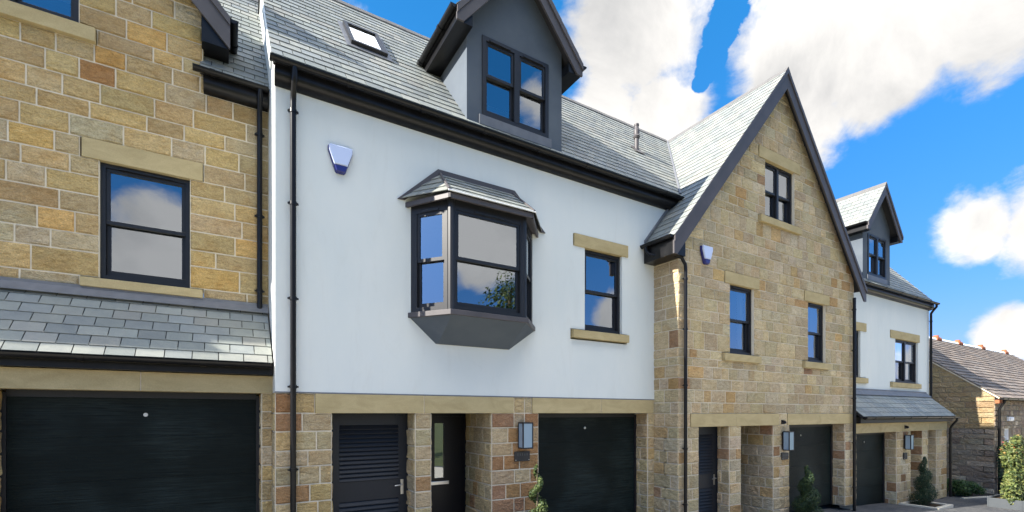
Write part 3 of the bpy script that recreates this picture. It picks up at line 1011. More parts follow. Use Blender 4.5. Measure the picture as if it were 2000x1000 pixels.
# ================================================================== white house (centre)
def white_house():
    r = thing('terraced_house', (4.13, 0, 0), 'white rendered house with projecting bay window above a stone ground floor', 'house')
    zl0, zl1 = 2.2, 2.475
    XL, XR = .58, 7.69
    mb = MB()
    win = (5.82, 6.77, 3.77, 5.31)
    bay = (2.52, 4.55, 3.72, 5.40)
    slab(mb, (0, -.012, 0), XA, ZA, FN, XL, 8.6, zl1 + .004, 6.72, [win, (5.54, 6.92, 5.31, 5.54), (5.48, 6.9, 3.57, 3.77), bay], .30)
    # flank rising above the lower roof next door
    mb.prism([(XL, .289, 0), (XL, 5.6, 0), (XL, 5.6, 6.7), (XL, 2.72, 10.13), (XL, .289, 7.20)], (.25, 0, 0))
    mb.prism([(XL, -.012, 6.7205), (XL, .2885, 6.7205), (XL, .2885, 7.20), (XL, -.012, 6.84)], (.25, 0, 0))
    w = mb.build('rendered_wall', M['render'], r)
    b = MB(); b.box(XL - .004, 8.0, -.022, -.002, zl1 - .006, zl1 + .012); b.build('render_bead', M['lead'], r)
    # stone ground floor
    ls = courses(0, zl0, .255, [], random.Random(5))
    piers(r, 0, [(XL, 1.29, 0), (2.50, 2.76, .36), (3.83, 4.77, 1.0), (7.50, 7.69, .36)], 0, zl0, ls, 3, pal=PAL_W, palf={2: PAL_B})
    rng = random.Random(8)
    for a, b in ((XL, 1.07), (4.26, 4.63)):
        mb = MB()
        mb.box(a, b, 0, .3, zl0, zl1, 1)
        fill(mb, (0, 0, 0), XA, ZA, FN, a, b, [zl0, zl1 - .005], [], PAL_W, rng, .17, .3)
        if a == XL: fill(mb, (XL, 0, 0), (0, 1, 0), ZA, (-1, 0, 0), 0, .36, ls + [zl1], [], PAL_W, rng, .2, .4)
        mb.build('padstone', [M['stone'], M['mortar']], r)
    mb = MB()
    mb.box(2.56, 2.76, .361, 1.1, 0, zl0, 1)
    fill(mb, (2.76, .361, 0), (0, 1, 0), ZA, (1, 0, 0), 0, .7, ls, [], PAL_W, rng, .2, .4)
    mb.build('porch_wall', [M['stone'], M['mortar']], r)
    lintels(r, 0, zl0, zl1, [(1.07, 2.64), (2.64, 4.26), (4.63, 6.22), (6.22, 7.66)])
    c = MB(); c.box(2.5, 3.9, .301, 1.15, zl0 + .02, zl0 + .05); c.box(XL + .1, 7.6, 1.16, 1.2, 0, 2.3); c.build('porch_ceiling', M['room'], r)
    louvre_door(r, 1.33, 2.48, .02, 2.17, .34)
    front_door(r, 2.97, 3.80, .02, 2.14, 1.0)
    garage_door(r, 4.86, 7.47, .01, 2.17, .33, 6.1)
    window(r, *win, .05, 1, (5.56, 6.92, .23), (5.5, 6.9, .17), wallY=-.012, curtain=0)
    # bay window
    bf = MB()
    zb0, zb1 = 3.72, 5.30
    yB = -.55
    P = [(2.42, 0), (2.86, yB), (4.12, yB), (4.65, 0)]
    def seg(a, b, z0, z1, t, mbx, e0=0, e1=0, out=0):
        a, b = Vector((a[0], a[1], 0)), Vector((b[0], b[1], 0)); d = (b - a).normalized(); n = Vector((d.y, -d.x, 0))
        mbx.obox(a + d * e0 + n * out + Vector((0, 0, z0)), (b - a) - d * (e0 + e1), -n * t, (0, 0, z1 - z0))
    for i in range(3):
        a, b = P[i], P[i + 1]
        seg(a, b, zb0, zb0 + .07, .08, bf); seg(a, b, zb1 - .10, zb1 + .06, .08, bf)
        e = .075 if i == 1 else .12
        L = (Vector(b) - Vector(a)).length
        seg(a, b, zb0 + .07, zb1 - .10, .08, bf, 0, L - e); seg(a, b, zb0 + .07, zb1 - .10, .08, bf, L - e, 0)
        seg(a, b, zb1 - .09, zb1 - .055, .012, bf, L * .3, L * .3, .013)
    for p in P[1:3]:
        bf.tube([(p[0], p[1] + .02, zb0), (p[0], p[1] + .02, zb1 + .06)], .055, 10)
    bw = bf.build('bay_window', M['frame'], r)
    rm = MB()
    rm.poly([(2.42, .62, zb0), (4.65, .62, zb0), (4.65, .62, zb1), (2.42, .62, zb1)]); rm.poly([(2.42, 0, zb0), (2.42, .62, zb0), (2.42, .62, zb1), (2.42, 0, zb1)]); rm.poly([(4.65, 0, zb0), (4.65, .62, zb0), (4.65, .62, zb1), (4.65, 0, zb1)])
    rm.poly([(2.42, .62, zb1), (4.65, .62, zb1), (4.65, 0, zb1), (4.12, yB + .05, zb1), (2.86, yB + .05, zb1), (2.42, 0, zb1)]); rm.poly([(2.42, .62, zb0), (4.65, .62, zb0), (4.65, 0, zb0), (4.12, yB + .05, zb0), (2.86, yB + .05, zb0), (2.42, 0, zb0)])
    rm.build('bay_interior', M['room'], bw)
    zm = 4.50
    for i in range(3):
        a, b = Vector(P[i]), Vector(P[i + 1]); d = (b - a).normalized(); L = (b - a).length; e = .075 if i == 1 else .12
        a3 = (a + d * e); b3 = (b - d * e); n = Vector((d.y, -d.x))
        for (c0, c1, off, br, tp) in ((zm - .03, zb1 - .10, -.012, .05, .045), (zb0 + .07, zm + .03, -.05, .065, .05)):
            s = MB(); A, B = a3 + n * off, b3 + n * off
            A, B = (A.x, A.y), (B.x, B.y); LL = L - 2 * e
            seg(A, B, c0, c0 + br, .036, s); seg(A, B, c1 - tp, c1, .036, s)
            seg(A, B, c0 + br, c1 - tp, .036, s, 0, LL - .042); seg(A, B, c0 + br, c1 - tp, .036, s, LL - .042, 0)
            s.build('sash', M['frame'], bw)
            q0 = Vector(A) + d * .042 - n * .018; q1 = Vector(B) - d * .042 - n * .018
            g = MB(); g.poly([(q0.x, q0.y, c0 + br), (q1.x, q1.y, c0 + br), (q1.x, q1.y, c1 - tp), (q0.x, q0.y, c1 - tp)]); g.build('pane', M['glass'], bw)
    sl = MB()
    S = [(2.38, -.013), (2.82, yB - .06), (4.17, yB - .06), (4.70, -.013)]
    for (z0, z1, k) in ((3.64, 3.718, 0),):
        sl.prism([(x, y, z0) for x, y in S], (0, 0, z1 - z0))
    sl.build('bay_sill', M['board'], bw, bevel=.006)
    un = MB()
    top = [(2.42, -.013, 3.639), (2.85, yB - .03, 3.639), (4.14, yB - .03, 3.639), (4.67, -.013, 3.639)]
    bot = [(2.83, -.013, 3.28), (2.86, -.04, 3.28), (4.12, -.04, 3.28), (4.16, -.013, 3.28)]
    un.mesh(top + bot, [(0, 1, 2, 3), (7, 6, 5, 4), (0, 4, 5, 1), (1, 5, 6, 2), (2, 6, 7, 3), (3, 7, 4, 0)])
    un.build('bay_base', M['grey_render'], bw)
    # bay roof: three slated hips
    E_ = [(2.28, -.013, 5.41), (2.76, -.70, 5.38), (4.22, -.70, 5.38), (4.83, -.013, 5.41)]
    T_ = [(2.90, -.013, 5.93), (4.23, -.013, 5.93)]
    br = MB(); rng = random.Random(77)
    for (a, b, tl, tr_) in ((E_[0], E_[1], T_[0], T_[0]), (E_[1], E_[2], T_[0], T_[1]), (E_[2], E_[3], T_[1], T_[1])):
        a, b, tl, tr_ = map(Vector, (a, b, tl, tr_))
        br.poly([a, b, tr_, tl] if tl != tr_ else [a, b, tl], 1)
        ua = (b - a).normalized(); nn = ua.cross((tl - a)).normalized(); uv = nn.cross(ua); 
        if uv.z < 0: uv = -uv
        to2 = lambda p: ((p - a).dot(ua), (p - a).dot(uv))
        pa, pb, pl, pr = to2(a), to2(b), to2(tl), to2(tr_)
        cuts = []
        for (p, q, inn) in ((pa, pl, pb), (pb, pr, pa)):
            n_ = (q[1] - p[1], -(q[0] - p[0])); c_ = n_[0] * p[0] + n_[1] * p[1]
            if n_[0] * inn[0] + n_[1] * inn[1] > c_: n_ = (-n_[0], -n_[1]); c_ = -c_
            cuts.append((n_, c_))
        slates(br, a, ua, uv, pb[0], max(pl[1], pr[1]), rng, .19, .27, .010, cuts)
    rb = br.build('bay_roof', [M['slate'], M['deck']], bw)
    fl = MB()
    fl.prism([(2.22, -.040, 5.40), (2.86, -.040, 6.0), (4.26, -.040, 6.0), (4.90, -.040, 5.40), (4.80, -.040, 5.40), (4.22, -.040, 5.92), (2.90, -.040, 5.92), (2.33, -.040, 5.40)], (0, .026, 0))
    for (p, q) in ((E_[1], T_[0]), (E_[2], T_[1])):
        fl.tube([Vector(p) + Vector((0, 0, .025)), Vector(q) + Vector((0, -.01, .02))], .02, 8)
    fl.build('lead_flashing', M['board'], rb)
    ff = MB()
    for i in range(3):
        a, b = E_[i], E_[i + 1]
        seg((a[0] + (.04 if i == 0 else 0), a[1]), (b[0] - (.04 if i == 2 else 0), b[1]), 5.30, 5.372, .035, ff, 0, 0, -.02)
    ff.prism([(2.36, -.014, 5.345), (2.80, -.63, 5.345), (4.18, -.63, 5.345), (4.75, -.014, 5.345)], (0, 0, .02))
    ff.build('bay_fascia', M['board'], rb)
    dl = MB()
    dl.tube([(2.74, -.715, 5.385), (4.24, -.715, 5.385)], .012, 8)
    dl.build('drip_edge', M['white_plastic'], rb)
    # main roof
    ye, ze = -.17, 6.75; yr = 2.72; zr = ze + (yr - ye) * KP
    rf = main_roof(r, .53, 11.2, ye, ze, yr, zr, 21)
    vg = MB(); vg.obox((.512, ye + .02, ze + .035), (.022, 0, 0), (0, yr - ye, zr - ze), (0, 0, -.17)); vg.build('verge', M['render'], rf)
    fascia(r, .57, 8.35, -.012, 6.60, .15, .13)
    gutter(r, (.50, -.235, 6.735), (8.34, -.235, 6.735), (0, -1, 0), first=.95, step=1.05)
    roof_y = lambda z: ye + (z - ze) / KP
    dormer(r, 4.32, .955, -.015, 6.78, 9.98, 1.24, KP, roof_y, 31, (3.64, 4.97, 7.10, 8.42))
    # skylight
    up = Vector((0, 1, KP)).normalized(); un_ = Vector((0, -KP, 1)).normalized()
    o = Vector((1.78, ye + 1.22, ze + 1.22 * KP)); W, H = .60, 1.02
    sk = MB()
    for (a, b, c, d) in ((0, W, 0, .07), (0, W, H - .09, H), (0, .06, .07, H - .09), (W - .06, W, .07, H - .09)):
        sk.obox(o + Vector((a, 0, 0)) + up * c, (b - a, 0, 0), up * (d - c), un_ * .085)
    s_ = sk.build('skylight', M['frame'], rf)
    g = MB(); g.obox(o + Vector((.06, 0, 0)) + up * .07 + un_ * .055, (W - .12, 0, 0), up * (H - .16), un_ * .006); g.build('pane', M['glass'], s_)
    g = MB(); g.obox(o + Vector((.06, 0, 0)) + up * .07 + un_ * .035, (W - .12, 0, 0), up * (H - .16), un_ * .008); g.build('blind', M['curtain'], s_)
    f_ = MB(); f_.obox(o + Vector((-.08, 0, 0)) - up * .12 + un_ * .022, (W + .16, 0, 0), up * (H + .2), un_ * .006); f_.build('flashing', M['lead'], s_)
    # soil vent
    v = MB(); vx, vy, vz = 8.53, ye + 1.48, ze + 1.48 * KP
    v.tube([(vx, vy, vz - .1), (vx, vy, vz + .30)], .052, 14); v.tube([(vx, vy, vz + .30), (vx, vy, vz + .34), (vx, vy, vz + .38)], [.066, .085, .066], 14)
    v.tube([(vx, vy, vz + .37), (vx, vy, vz + .48), (vx, vy, vz + .52), (vx, vy, vz + .60)], [.062, .072, .055, .05], 14); v.tube([(vx, vy, vz + .60), (vx, vy, vz + .64)], .058, 14)
    v.obox(Vector((vx - .14, vy - .1, vz - .12)) + un_ * .03, (.28, 0, 0), up * .34, un_ * .008)
    v.build('roof_vent', M['board'], rf, smooth=True)
    px = .79
    downpipe(r, [(px, -.235, 6.70), (px, -.235, 6.58), (px, -.20, 6.50), (px, -.11, 6.40), (px, -.085, 6.32), (px, -.085, .02)], .037,
             [(px, -.085, z) for z in (6.2, 4.98, 3.72, 2.55, 1.45, .4)])
    return r


WH = white_house()

# ================================================================== stone gabled house
def gable_house():
    Y = -.62; g0 = -.3
    r = thing('terraced_house', (11.2, Y, g0), 'stone house with a tall pointed gable, three sash windows and a slate roof', 'house')
    X0, X1, xc, zr, k = 7.69, 14.80, 11.22, 10.2, 1.19
    zl0, zl1 = 1.92, 2.195
    rng = random.Random(14)
    w1, w2, gw = (9.33, 10.20, 3.50, 4.99), (12.47, 13.31, 3.50, 4.99), (10.63, 11.85, 6.72, 8.02)
    wh = [w1, w2, gw, (9.13, 10.40, 4.99, 5.24), (12.27, 13.50, 4.99, 5.24), (9.05, 10.40, 3.32, 3.50), (12.2, 13.45, 3.32, 3.50), (10.36, 12.1, 8.02, 8.28), (10.36, 12.06, 6.54, 6.72)]
    cuts = [((k, 1), k * xc + zr - .12), ((-k, 1), -k * xc + zr - .12)]
    ls = courses(zl1, 10.0, .24, [3.32, 3.50, 4.99, 5.24, 6.54, 6.72, 8.02, 8.28], rng)
    mb = MB()
    slab(mb, (0, Y, 0), XA, ZA, FN, X0, X1, zl1, 10.1, wh, .3, 1, cuts)
    fill(mb, (0, Y, 0), XA, ZA, FN, X0 - .015, X1, ls, wh, PAL_S, rng, .22, .52, cuts=cuts, rough=.007)
    lower = [l for l in courses(g0, zl0, .25, [], rng)]
    mid = [zl0, zl1]
    # flanks
    for x, s in ((X0, -1), (X1, 1)):
        mb.box(min(x, x - s * .3), max(x, x - s * .3), Y + .3005, 3.0, g0, 5.85, 1)
        fill(mb, (x, Y, 0), (0, 1, 0), ZA, (s, 0, 0), -.015, .66, lower + [l for l in ls if l <= 5.8], [], PAL_S, rng, .2, .45)
    edges = [(X0, 8.30, 0), (9.32, 9.72, .36), (10.96, 11.62, 1.0), (14.34, X1, .36)]
    piers(r, Y, edges, g0, zl0, lower, 9, pal=PAL_S, palf={2: PAL_S + [((.27, .17, .10), 3)]})
    mb.box(X0, 8.04, Y, Y + .3, zl0, zl1 - .001, 1); fill(mb, (0, Y, 0), XA, ZA, FN, X0 - .015, 8.04, mid, [], PAL_S, rng, .3, .4)
    mb.box(11.17, 11.53, Y, Y + .3, zl0, zl1 - .001, 1); fill(mb, (0, Y, 0), XA, ZA, FN, 11.17, 11.53, mid, [], PAL_S, rng, .3, .4)
    mb.build('stone_wall', [M['stone'], M['mortar']], r)
    lintels(r, Y, zl0, zl1, [(8.04, 9.52), (9.52, 11.17), (11.53, 13.0), (13.0, 14.78)])
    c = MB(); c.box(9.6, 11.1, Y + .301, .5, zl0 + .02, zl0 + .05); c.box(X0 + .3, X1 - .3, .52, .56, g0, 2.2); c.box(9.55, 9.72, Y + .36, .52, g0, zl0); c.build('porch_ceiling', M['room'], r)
    louvre_door(r, 8.33, 9.28, g0 + .02, 1.89, Y + .3)
    front_door(r, 9.85, 10.7, g0 + .02, 1.86, .42)
    garage_door(r, 11.70, 14.28, g0 + .01, 1.89, Y + .33, 12.75)
    window(r, *w1, Y + .06, 1, (9.15, 10.38, .25), (9.07, 10.38, .18), wallY=Y, curtain=1)
    window(r, *w2, Y + .06, 1, (12.29, 13.48, .25), (12.22, 13.43, .18), wallY=Y, curtain=0)
    window(r, *gw, Y + .06, 2, (10.38, 12.08, .26), (10.38, 12.04, .18), wallY=Y, curtain=0)
    rf = gable_roof(r, xc, 3.87, zr, k, Y - .21, 2.75, 41, True, .27, -.03, 'roof', box_h=.34, boxw=.36, grr=False)
    # valley linings against the main roofs on both sides
    v = MB()
    for s, zz in ((-1, 6.75),):
        pts = []
        for t_ in (0.0, 1.0):
            z = 6.9 + (10.15 - 6.9) * t_
            x = xc + s * (zr - z) / k; y = -.17 + (z - zz) / KP
            pts.append(Vector((x, y, z + .035)))
        v.tube(pts, .03, 6)
    v.build('valley_lead', M['lead'], rf)
    # lead apron where the low roof meets the white wall
    a = MB(); a.obox((7.38, -.055, 5.68), (.95, 0, 1.13), (0, .04, 0), (0, 0, .06)); a.build('abutment_flashing', M['lead'], rf)
    ze = zr - 3.87 * k
    gx = xc - 3.87 - .045
    px, py = 7.80, Y - .085
    downpipe(r, [(gx, -.14, ze - .03), (gx, -.14, ze - .11), (gx + .03, -.20, ze - .20), (gx + .12, -.38, ze - .27), (gx + .2, py + .06, ze - .30), (px - .12, py, ze - .34), (px - .01, py, ze - .46), (px, py, ze - .52), (px, py, g0 + .02)], .034,
             [(px, py, z) for z in (4.85, 3.86, 2.75, 1.5, .4)])
    return r


GH = gable_house()

# ================================================================== far white house
def far_house():
    g0 = -.6
    r = thing('terraced_house', (18.3, 0, g0), 'far white house with dormer and slate porch roof over its garage', 'house')
    X0, X1 = 14.81, 21.86
    mb = MB()
    w0, w1 = (15.85, 16.68, 3.30, 4.72), (19.10, 20.90, 3.24, 4.68)
    slab(mb, (0, 0, 0), XA, ZA, FN, X0, X1, 2.0, 6.12, [w0, w1, (15.5, 17.05, 4.72, 4.97), (15.5, 17.05, 3.12, 3.30), (18.70, 21.02, 4.68, 4.94), (18.70, 21.02, 3.06, 3.24)], .3)
    mb.prism([(X1 - .25, .3005, g0), (X1 - .25, 5.6, g0), (X1 - .25, 5.6, 6.1), (X1 - .25, 2.72, 9.5), (X1 - .25, .3005, 6.6)], (.25, 0, 0))
    mb.build('rendered_wall', M['render'], r)
    window(r, *w0, .06, 1, (15.52, 17.03, .25), (15.52, 17.03, .18), wallY=0)
    window(r, *w1, .06, 2, (18.72, 21.0, .26), (18.72, 21.0, .18), wallY=0, curtain=2)
    ye, ze = -.17, 6.15; yr = 2.72; zr = ze + (yr - ye) * KP
    main_roof(r, 11.25, X1 + .06, ye, ze, yr, zr, 51)
    fascia(r, X0, X1 + .02, 0, 6.0, .15, .13)
    gutter(r, (14.9, -.235, 6.135), (X1 + .08, -.235, 6.135), (0, -1, 0))
    roof_y = lambda z: ye + (z - ze) / KP
    dormer(r, 17.72, .93, -.015, 6.18, 9.38, 1.2, KP, roof_y, 61, (17.10, 18.34, 6.50, 7.78))
    # porch
    Yp = -.62; zl0, zl1 = 1.64, 1.92; rng = random.Random(15)
    mb = MB()
    ls = courses(g0 - .1, zl0, .25, [], rng)
    piers(r, Yp, [(X0 + .02, 14.95, 0), (17.50, 18.48, 1.0), (19.40, 19.80, .36), (20.55, 21.42, .36)], g0 - .1, zl0, ls, 12, pal=PAL_S + [((.30, .19, .11), 1.6)])
    mb.box(21.12, 21.42, Yp + .361, -.002, g0 - .1, zl1, 1)
    fill(mb, (21.42, Yp, 0), (0, 1, 0), ZA, (1, 0, 0), .36, .62, ls, [], PAL_S, rng, .2, .4)
    mb.build('porch_wall', [M['stone'], M['mortar']], r)
    lintels(r, Yp, zl0, zl1, [(X0 + .03, 16.4), (16.4, 17.85), (17.85, 18.3), (18.3, 19.9), (19.9, 21.42)])
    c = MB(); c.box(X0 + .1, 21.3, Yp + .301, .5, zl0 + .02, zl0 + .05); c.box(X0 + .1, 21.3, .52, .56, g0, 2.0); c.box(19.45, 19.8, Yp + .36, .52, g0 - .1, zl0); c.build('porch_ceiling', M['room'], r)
    garage_door(r, 15.0, 17.44, g0 + .0, 1.61, Yp + .33, 16.2)
    front_door(r, 18.55, 19.35, g0, 1.58, .42)
    louvre_door(r, 19.85, 20.5, g0, 1.61, Yp + .3)
    # lean-to roof
    mb = MB(); o = Vector((X0 + .03, Yp - .22, 2.10)); up = Vector((0, -.012 - (Yp - .22), .78))
    rg = random.Random(16)
    slates(mb, o, XA, up, 21.50 - X0 - .03, up.length, rg, .2, .3)
    un = Vector((1, 0, 0)).cross(up).normalized()
    mb.obox(o - un * .05 + Vector((.02, .01, 0)), (21.46 - X0 - .03, 0, 0), up * .99, un * .045, 1)
    lr = mb.build('porch_roof', [M['slate'], M['deck']], r)
    f = MB(); f.obox((X0 + .03, -.05, 2.80), (21.46 - X0, 0, 0), (0, .047, .0), (0, 0, .15)); f.obox((X0 + .03, -.20, 2.755), (21.46 - X0, 0, 0), (0, .16, .15), (0, 0, .012)); f.build('lead_flashing', M['lead'], lr)
    f = MB(); f.box(X0 + .03, 21.48, Yp - .16, Yp + .25, 1.925, 2.08); f.prism([(21.46, Yp - .14, 1.93), (21.46, .0, 1.93), (21.46, -.0, 2.82), (21.46, Yp - .16, 2.08)], (.025, 0, 0)); f.build('fascia', M['gutter'], lr)
    gutter(lr, (X0 + .02, Yp - .265, 2.085), (21.56, Yp - .265, 2.085), (0, -1, 0))
    downpipe(r, [(21.45, Yp - .265, 2.05), (21.45, Yp - .265, 1.95), (21.47, Yp - .12, 1.75), (21.47, Yp - .09, 1.66), (21.47, Yp - .09, g0 - .08)], .038, [(21.47, Yp - .09, z) for z in (1.5, .5, -.3)])
    downpipe(r, [(21.80, -.235, 6.11), (21.80, -.235, 6.0), (21.78, -.15, 5.88), (21.78, -.085, 5.78), (21.78, -.085, 2.95), (21.78, -.085, -.7)], .038, [(21.78, -.085, z) for z in (5.5, 4.4, 3.3)])
    downpipe(r, [(14.62, -.72, 5.32), (14.62, -.72, g0 + .05)], .04, [(14.62, -.72, z) for z in (5.0, 3.9, 2.6, 1.4, .2)])
    return r


FH = far_house()

# ================================================================== near-left stone house
def left_house():
    g0 = .3; Yw = 1.02
    r = thing('terraced_house', (-2.2, Yw, g0), 'buff stone house at the near end with slate porch roof over its garage', 'house')
    X0, X1 = -6.5, .579
    rng = random.Random(24)
    w1 = (-1.37, -.40, 3.95, 5.46); gw = (-2.85, -1.57, 7.13, 8.35)
    holes = [w1, gw, (-1.56, -.24, 5.46, 5.71), (-1.56, -.24, 3.81, 3.95), (-3.05, -1.39, 6.93, 7.13), (-3.05, -1.39, 8.35, 8.6)]
    lo, zt = 2.3, 6.93
    ls = courses(lo, zt, .243, [3.81, 3.95, 5.46, 5.71], rng)
    mb = MB()
    slab(mb, (0, Yw, 0), XA, ZA, FN, X0, X1, lo, zt, holes, .3, 1)
    pf = lambda a, b: PAL_L
    fill(mb, (0, Yw, 0), XA, ZA, FN, X0, X1, ls, holes, PAL_L, rng, .30, .66, rough=.009)
    xc, k, zr, hw = -2.17, 1.09, 10.2, 2.25
    cuts = [((k, 1), k * xc + zr - .12), ((-k, 1), -k * xc + zr - .12)]
    slab(mb, (0, Yw, 0), XA, ZA, FN, -4.25, -.25, zt + .0005, 10, holes, .3, 1, cuts)
    l2 = courses(zt, 10, .243, [7.13, 8.35, 8.6], rng)
    fill(mb, (0, Yw, 0), XA, ZA, FN, -4.25, -.25, l2, holes, PAL_L, rng, .30, .66, cuts=cuts, rough=.009)
    mb.box(-.55, -.25, Yw + .3, 3.0, zt, 7.45, 1); mb.box(-4.25, -3.95, Yw + .3, 3.0, zt, 7.45, 1)
    fill(mb, (-.25, Yw, 0), (0, 1, 0), ZA, (1, 0, 0), 0, .8, [q for q in l2 if q < 7.7], [], PAL_L, rng, .2, .4)
    mb.box(X0, X0 + .3, Yw + .3005, 6.5, g0, 6.9, 1)
    # porch front
    Yp = .30; zl0, zl1 = 2.47, 2.71
    lo_ = courses(g0, zl0, .25, [], rng)
    piers(r, Yp, [(.44, X1, .36), (-2.6, -2.14, .36), (-6.5, -5.9, .36)], g0, zl0, lo_, 22, pal=PAL_L)
    mb.box(X0, -2.6, Yp + .4, Yp + .6, g0, zl0, 1)
    mb.build('stone_wall', [M['stone'], M['mortar']], r)
    lintels(r, Yp, zl0, zl1, [(X0, -4.2), (-4.2, -2.35), (-2.35, -.86), (-.86, X1 - .003)])
    garage_door(r, -2.12, .42, g0 + .01, 2.44, Yp + .25, -.84)
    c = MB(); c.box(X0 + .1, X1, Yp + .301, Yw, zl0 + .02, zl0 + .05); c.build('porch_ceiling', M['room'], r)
    window(r, *w1, Yw + .05, 1, (-1.54, -.25, .25), (-1.55, -.25, .14), wallY=Yw)
    window(r, *gw, Yw + .05, 2, (-3.03, -1.4, .25), (-3.03, -1.4, .2), wallY=Yw)
    # lean-to roof
    mb = MB(); o = Vector((X0, Yp - .19, 2.86)); up = Vector((0, Yw - .012 - (Yp - .19), .88))
    rg = random.Random(26)
    slates(mb, o, XA, up, X1 - X0 - .02, up.length, rg, .185, .28)
    un = Vector((1, 0, 0)).cross(up).normalized()
    mb.obox(o - un * .05 + Vector((.02, .01, 0)), (X1 - X0 - .06, 0, 0), up * .99, un * .045, 1)
    lr = mb.build('porch_roof', [M['slate'], M['deck']], r)
    f = MB(); f.obox((X0, Yw - .05, 3.72), (X1 - X0 - .01, 0, 0), (0, .028, 0), (0, 0, .10)); f.obox((X0, Yw - .17, 3.665), (X1 - X0 - .01, 0, 0), (0, .14, .125), (0, 0, .012)); f.build('lead_flashing', M['lead'], lr)
    f = MB(); f.box(X0, X1 - .01, Yp - .12, Yp + .2, zl1, 2.83); f.build('fascia', M['gutter'], lr)
    gutter(lr, (X0, Yp - .225, 2.845), (X1 - .03, Yp - .225, 2.845), (0, -1, 0))
    # main roof and wall dormer
    ye, ze = .86, 6.95; yr = 3.66; zr_ = ze + (yr - ye) * KP
    main_roof(r, X0, X1 + .012, ye, ze, yr, zr_, 27, gaps=[(-4.22, -.28, .80)])
    fascia(r, -.24, X1 - .01, Yw, 6.80, .14, .13)
    gutter(r, (-.36, ye - .045, 6.935), (X1 - .02, ye - .045, 6.935), (0, -1, 0), first=.2)
    roof_y = lambda z: ye + (z - ze) / KP
    gable_roof(r, xc, hw, zr, k, Yw - .24, roof_y(zr) + .1, 28, True, .27, roof_y(zr - hw * k) + .05, 'gable_roof', box_h=.42, boxw=.34)
    px, py = .455, Yw - .075
    downpipe(r, [(px, ye - .045, 6.90), (px, ye - .045, 6.80), (px, py, 6.62), (px, py, 6.5), (px, py, 3.72)], .036, [(px, py, z) for z in (6.3, 5.1, 4.0)])
    return r


LH = left_house()

# ================================================================== next house beyond the frame, it shades the porch roof
def next_house():
    r = thing('terraced_house', (-10, .5, .6), 'rendered house beyond the near stone house, shading its porch roof', 'house')
    mb = MB(); mb.prism([(-13.5, 1.0, .5), (-13.5, 6.7, .5), (-13.5, 6.7, 7.3), (-13.5, 3.8, 10.7), (-13.5, 1.0, 7.4)], (6.98, 0, 0)); mb.build('rendered_wall', M['render'], r)
    main_roof(r, -13.6, -6.52, .86, 7.36, 3.8, 10.9, 29)
    gutter(r, (-13.6, .79, 7.34), (-6.52, .79, 7.34), (0, -1, 0))


next_house()

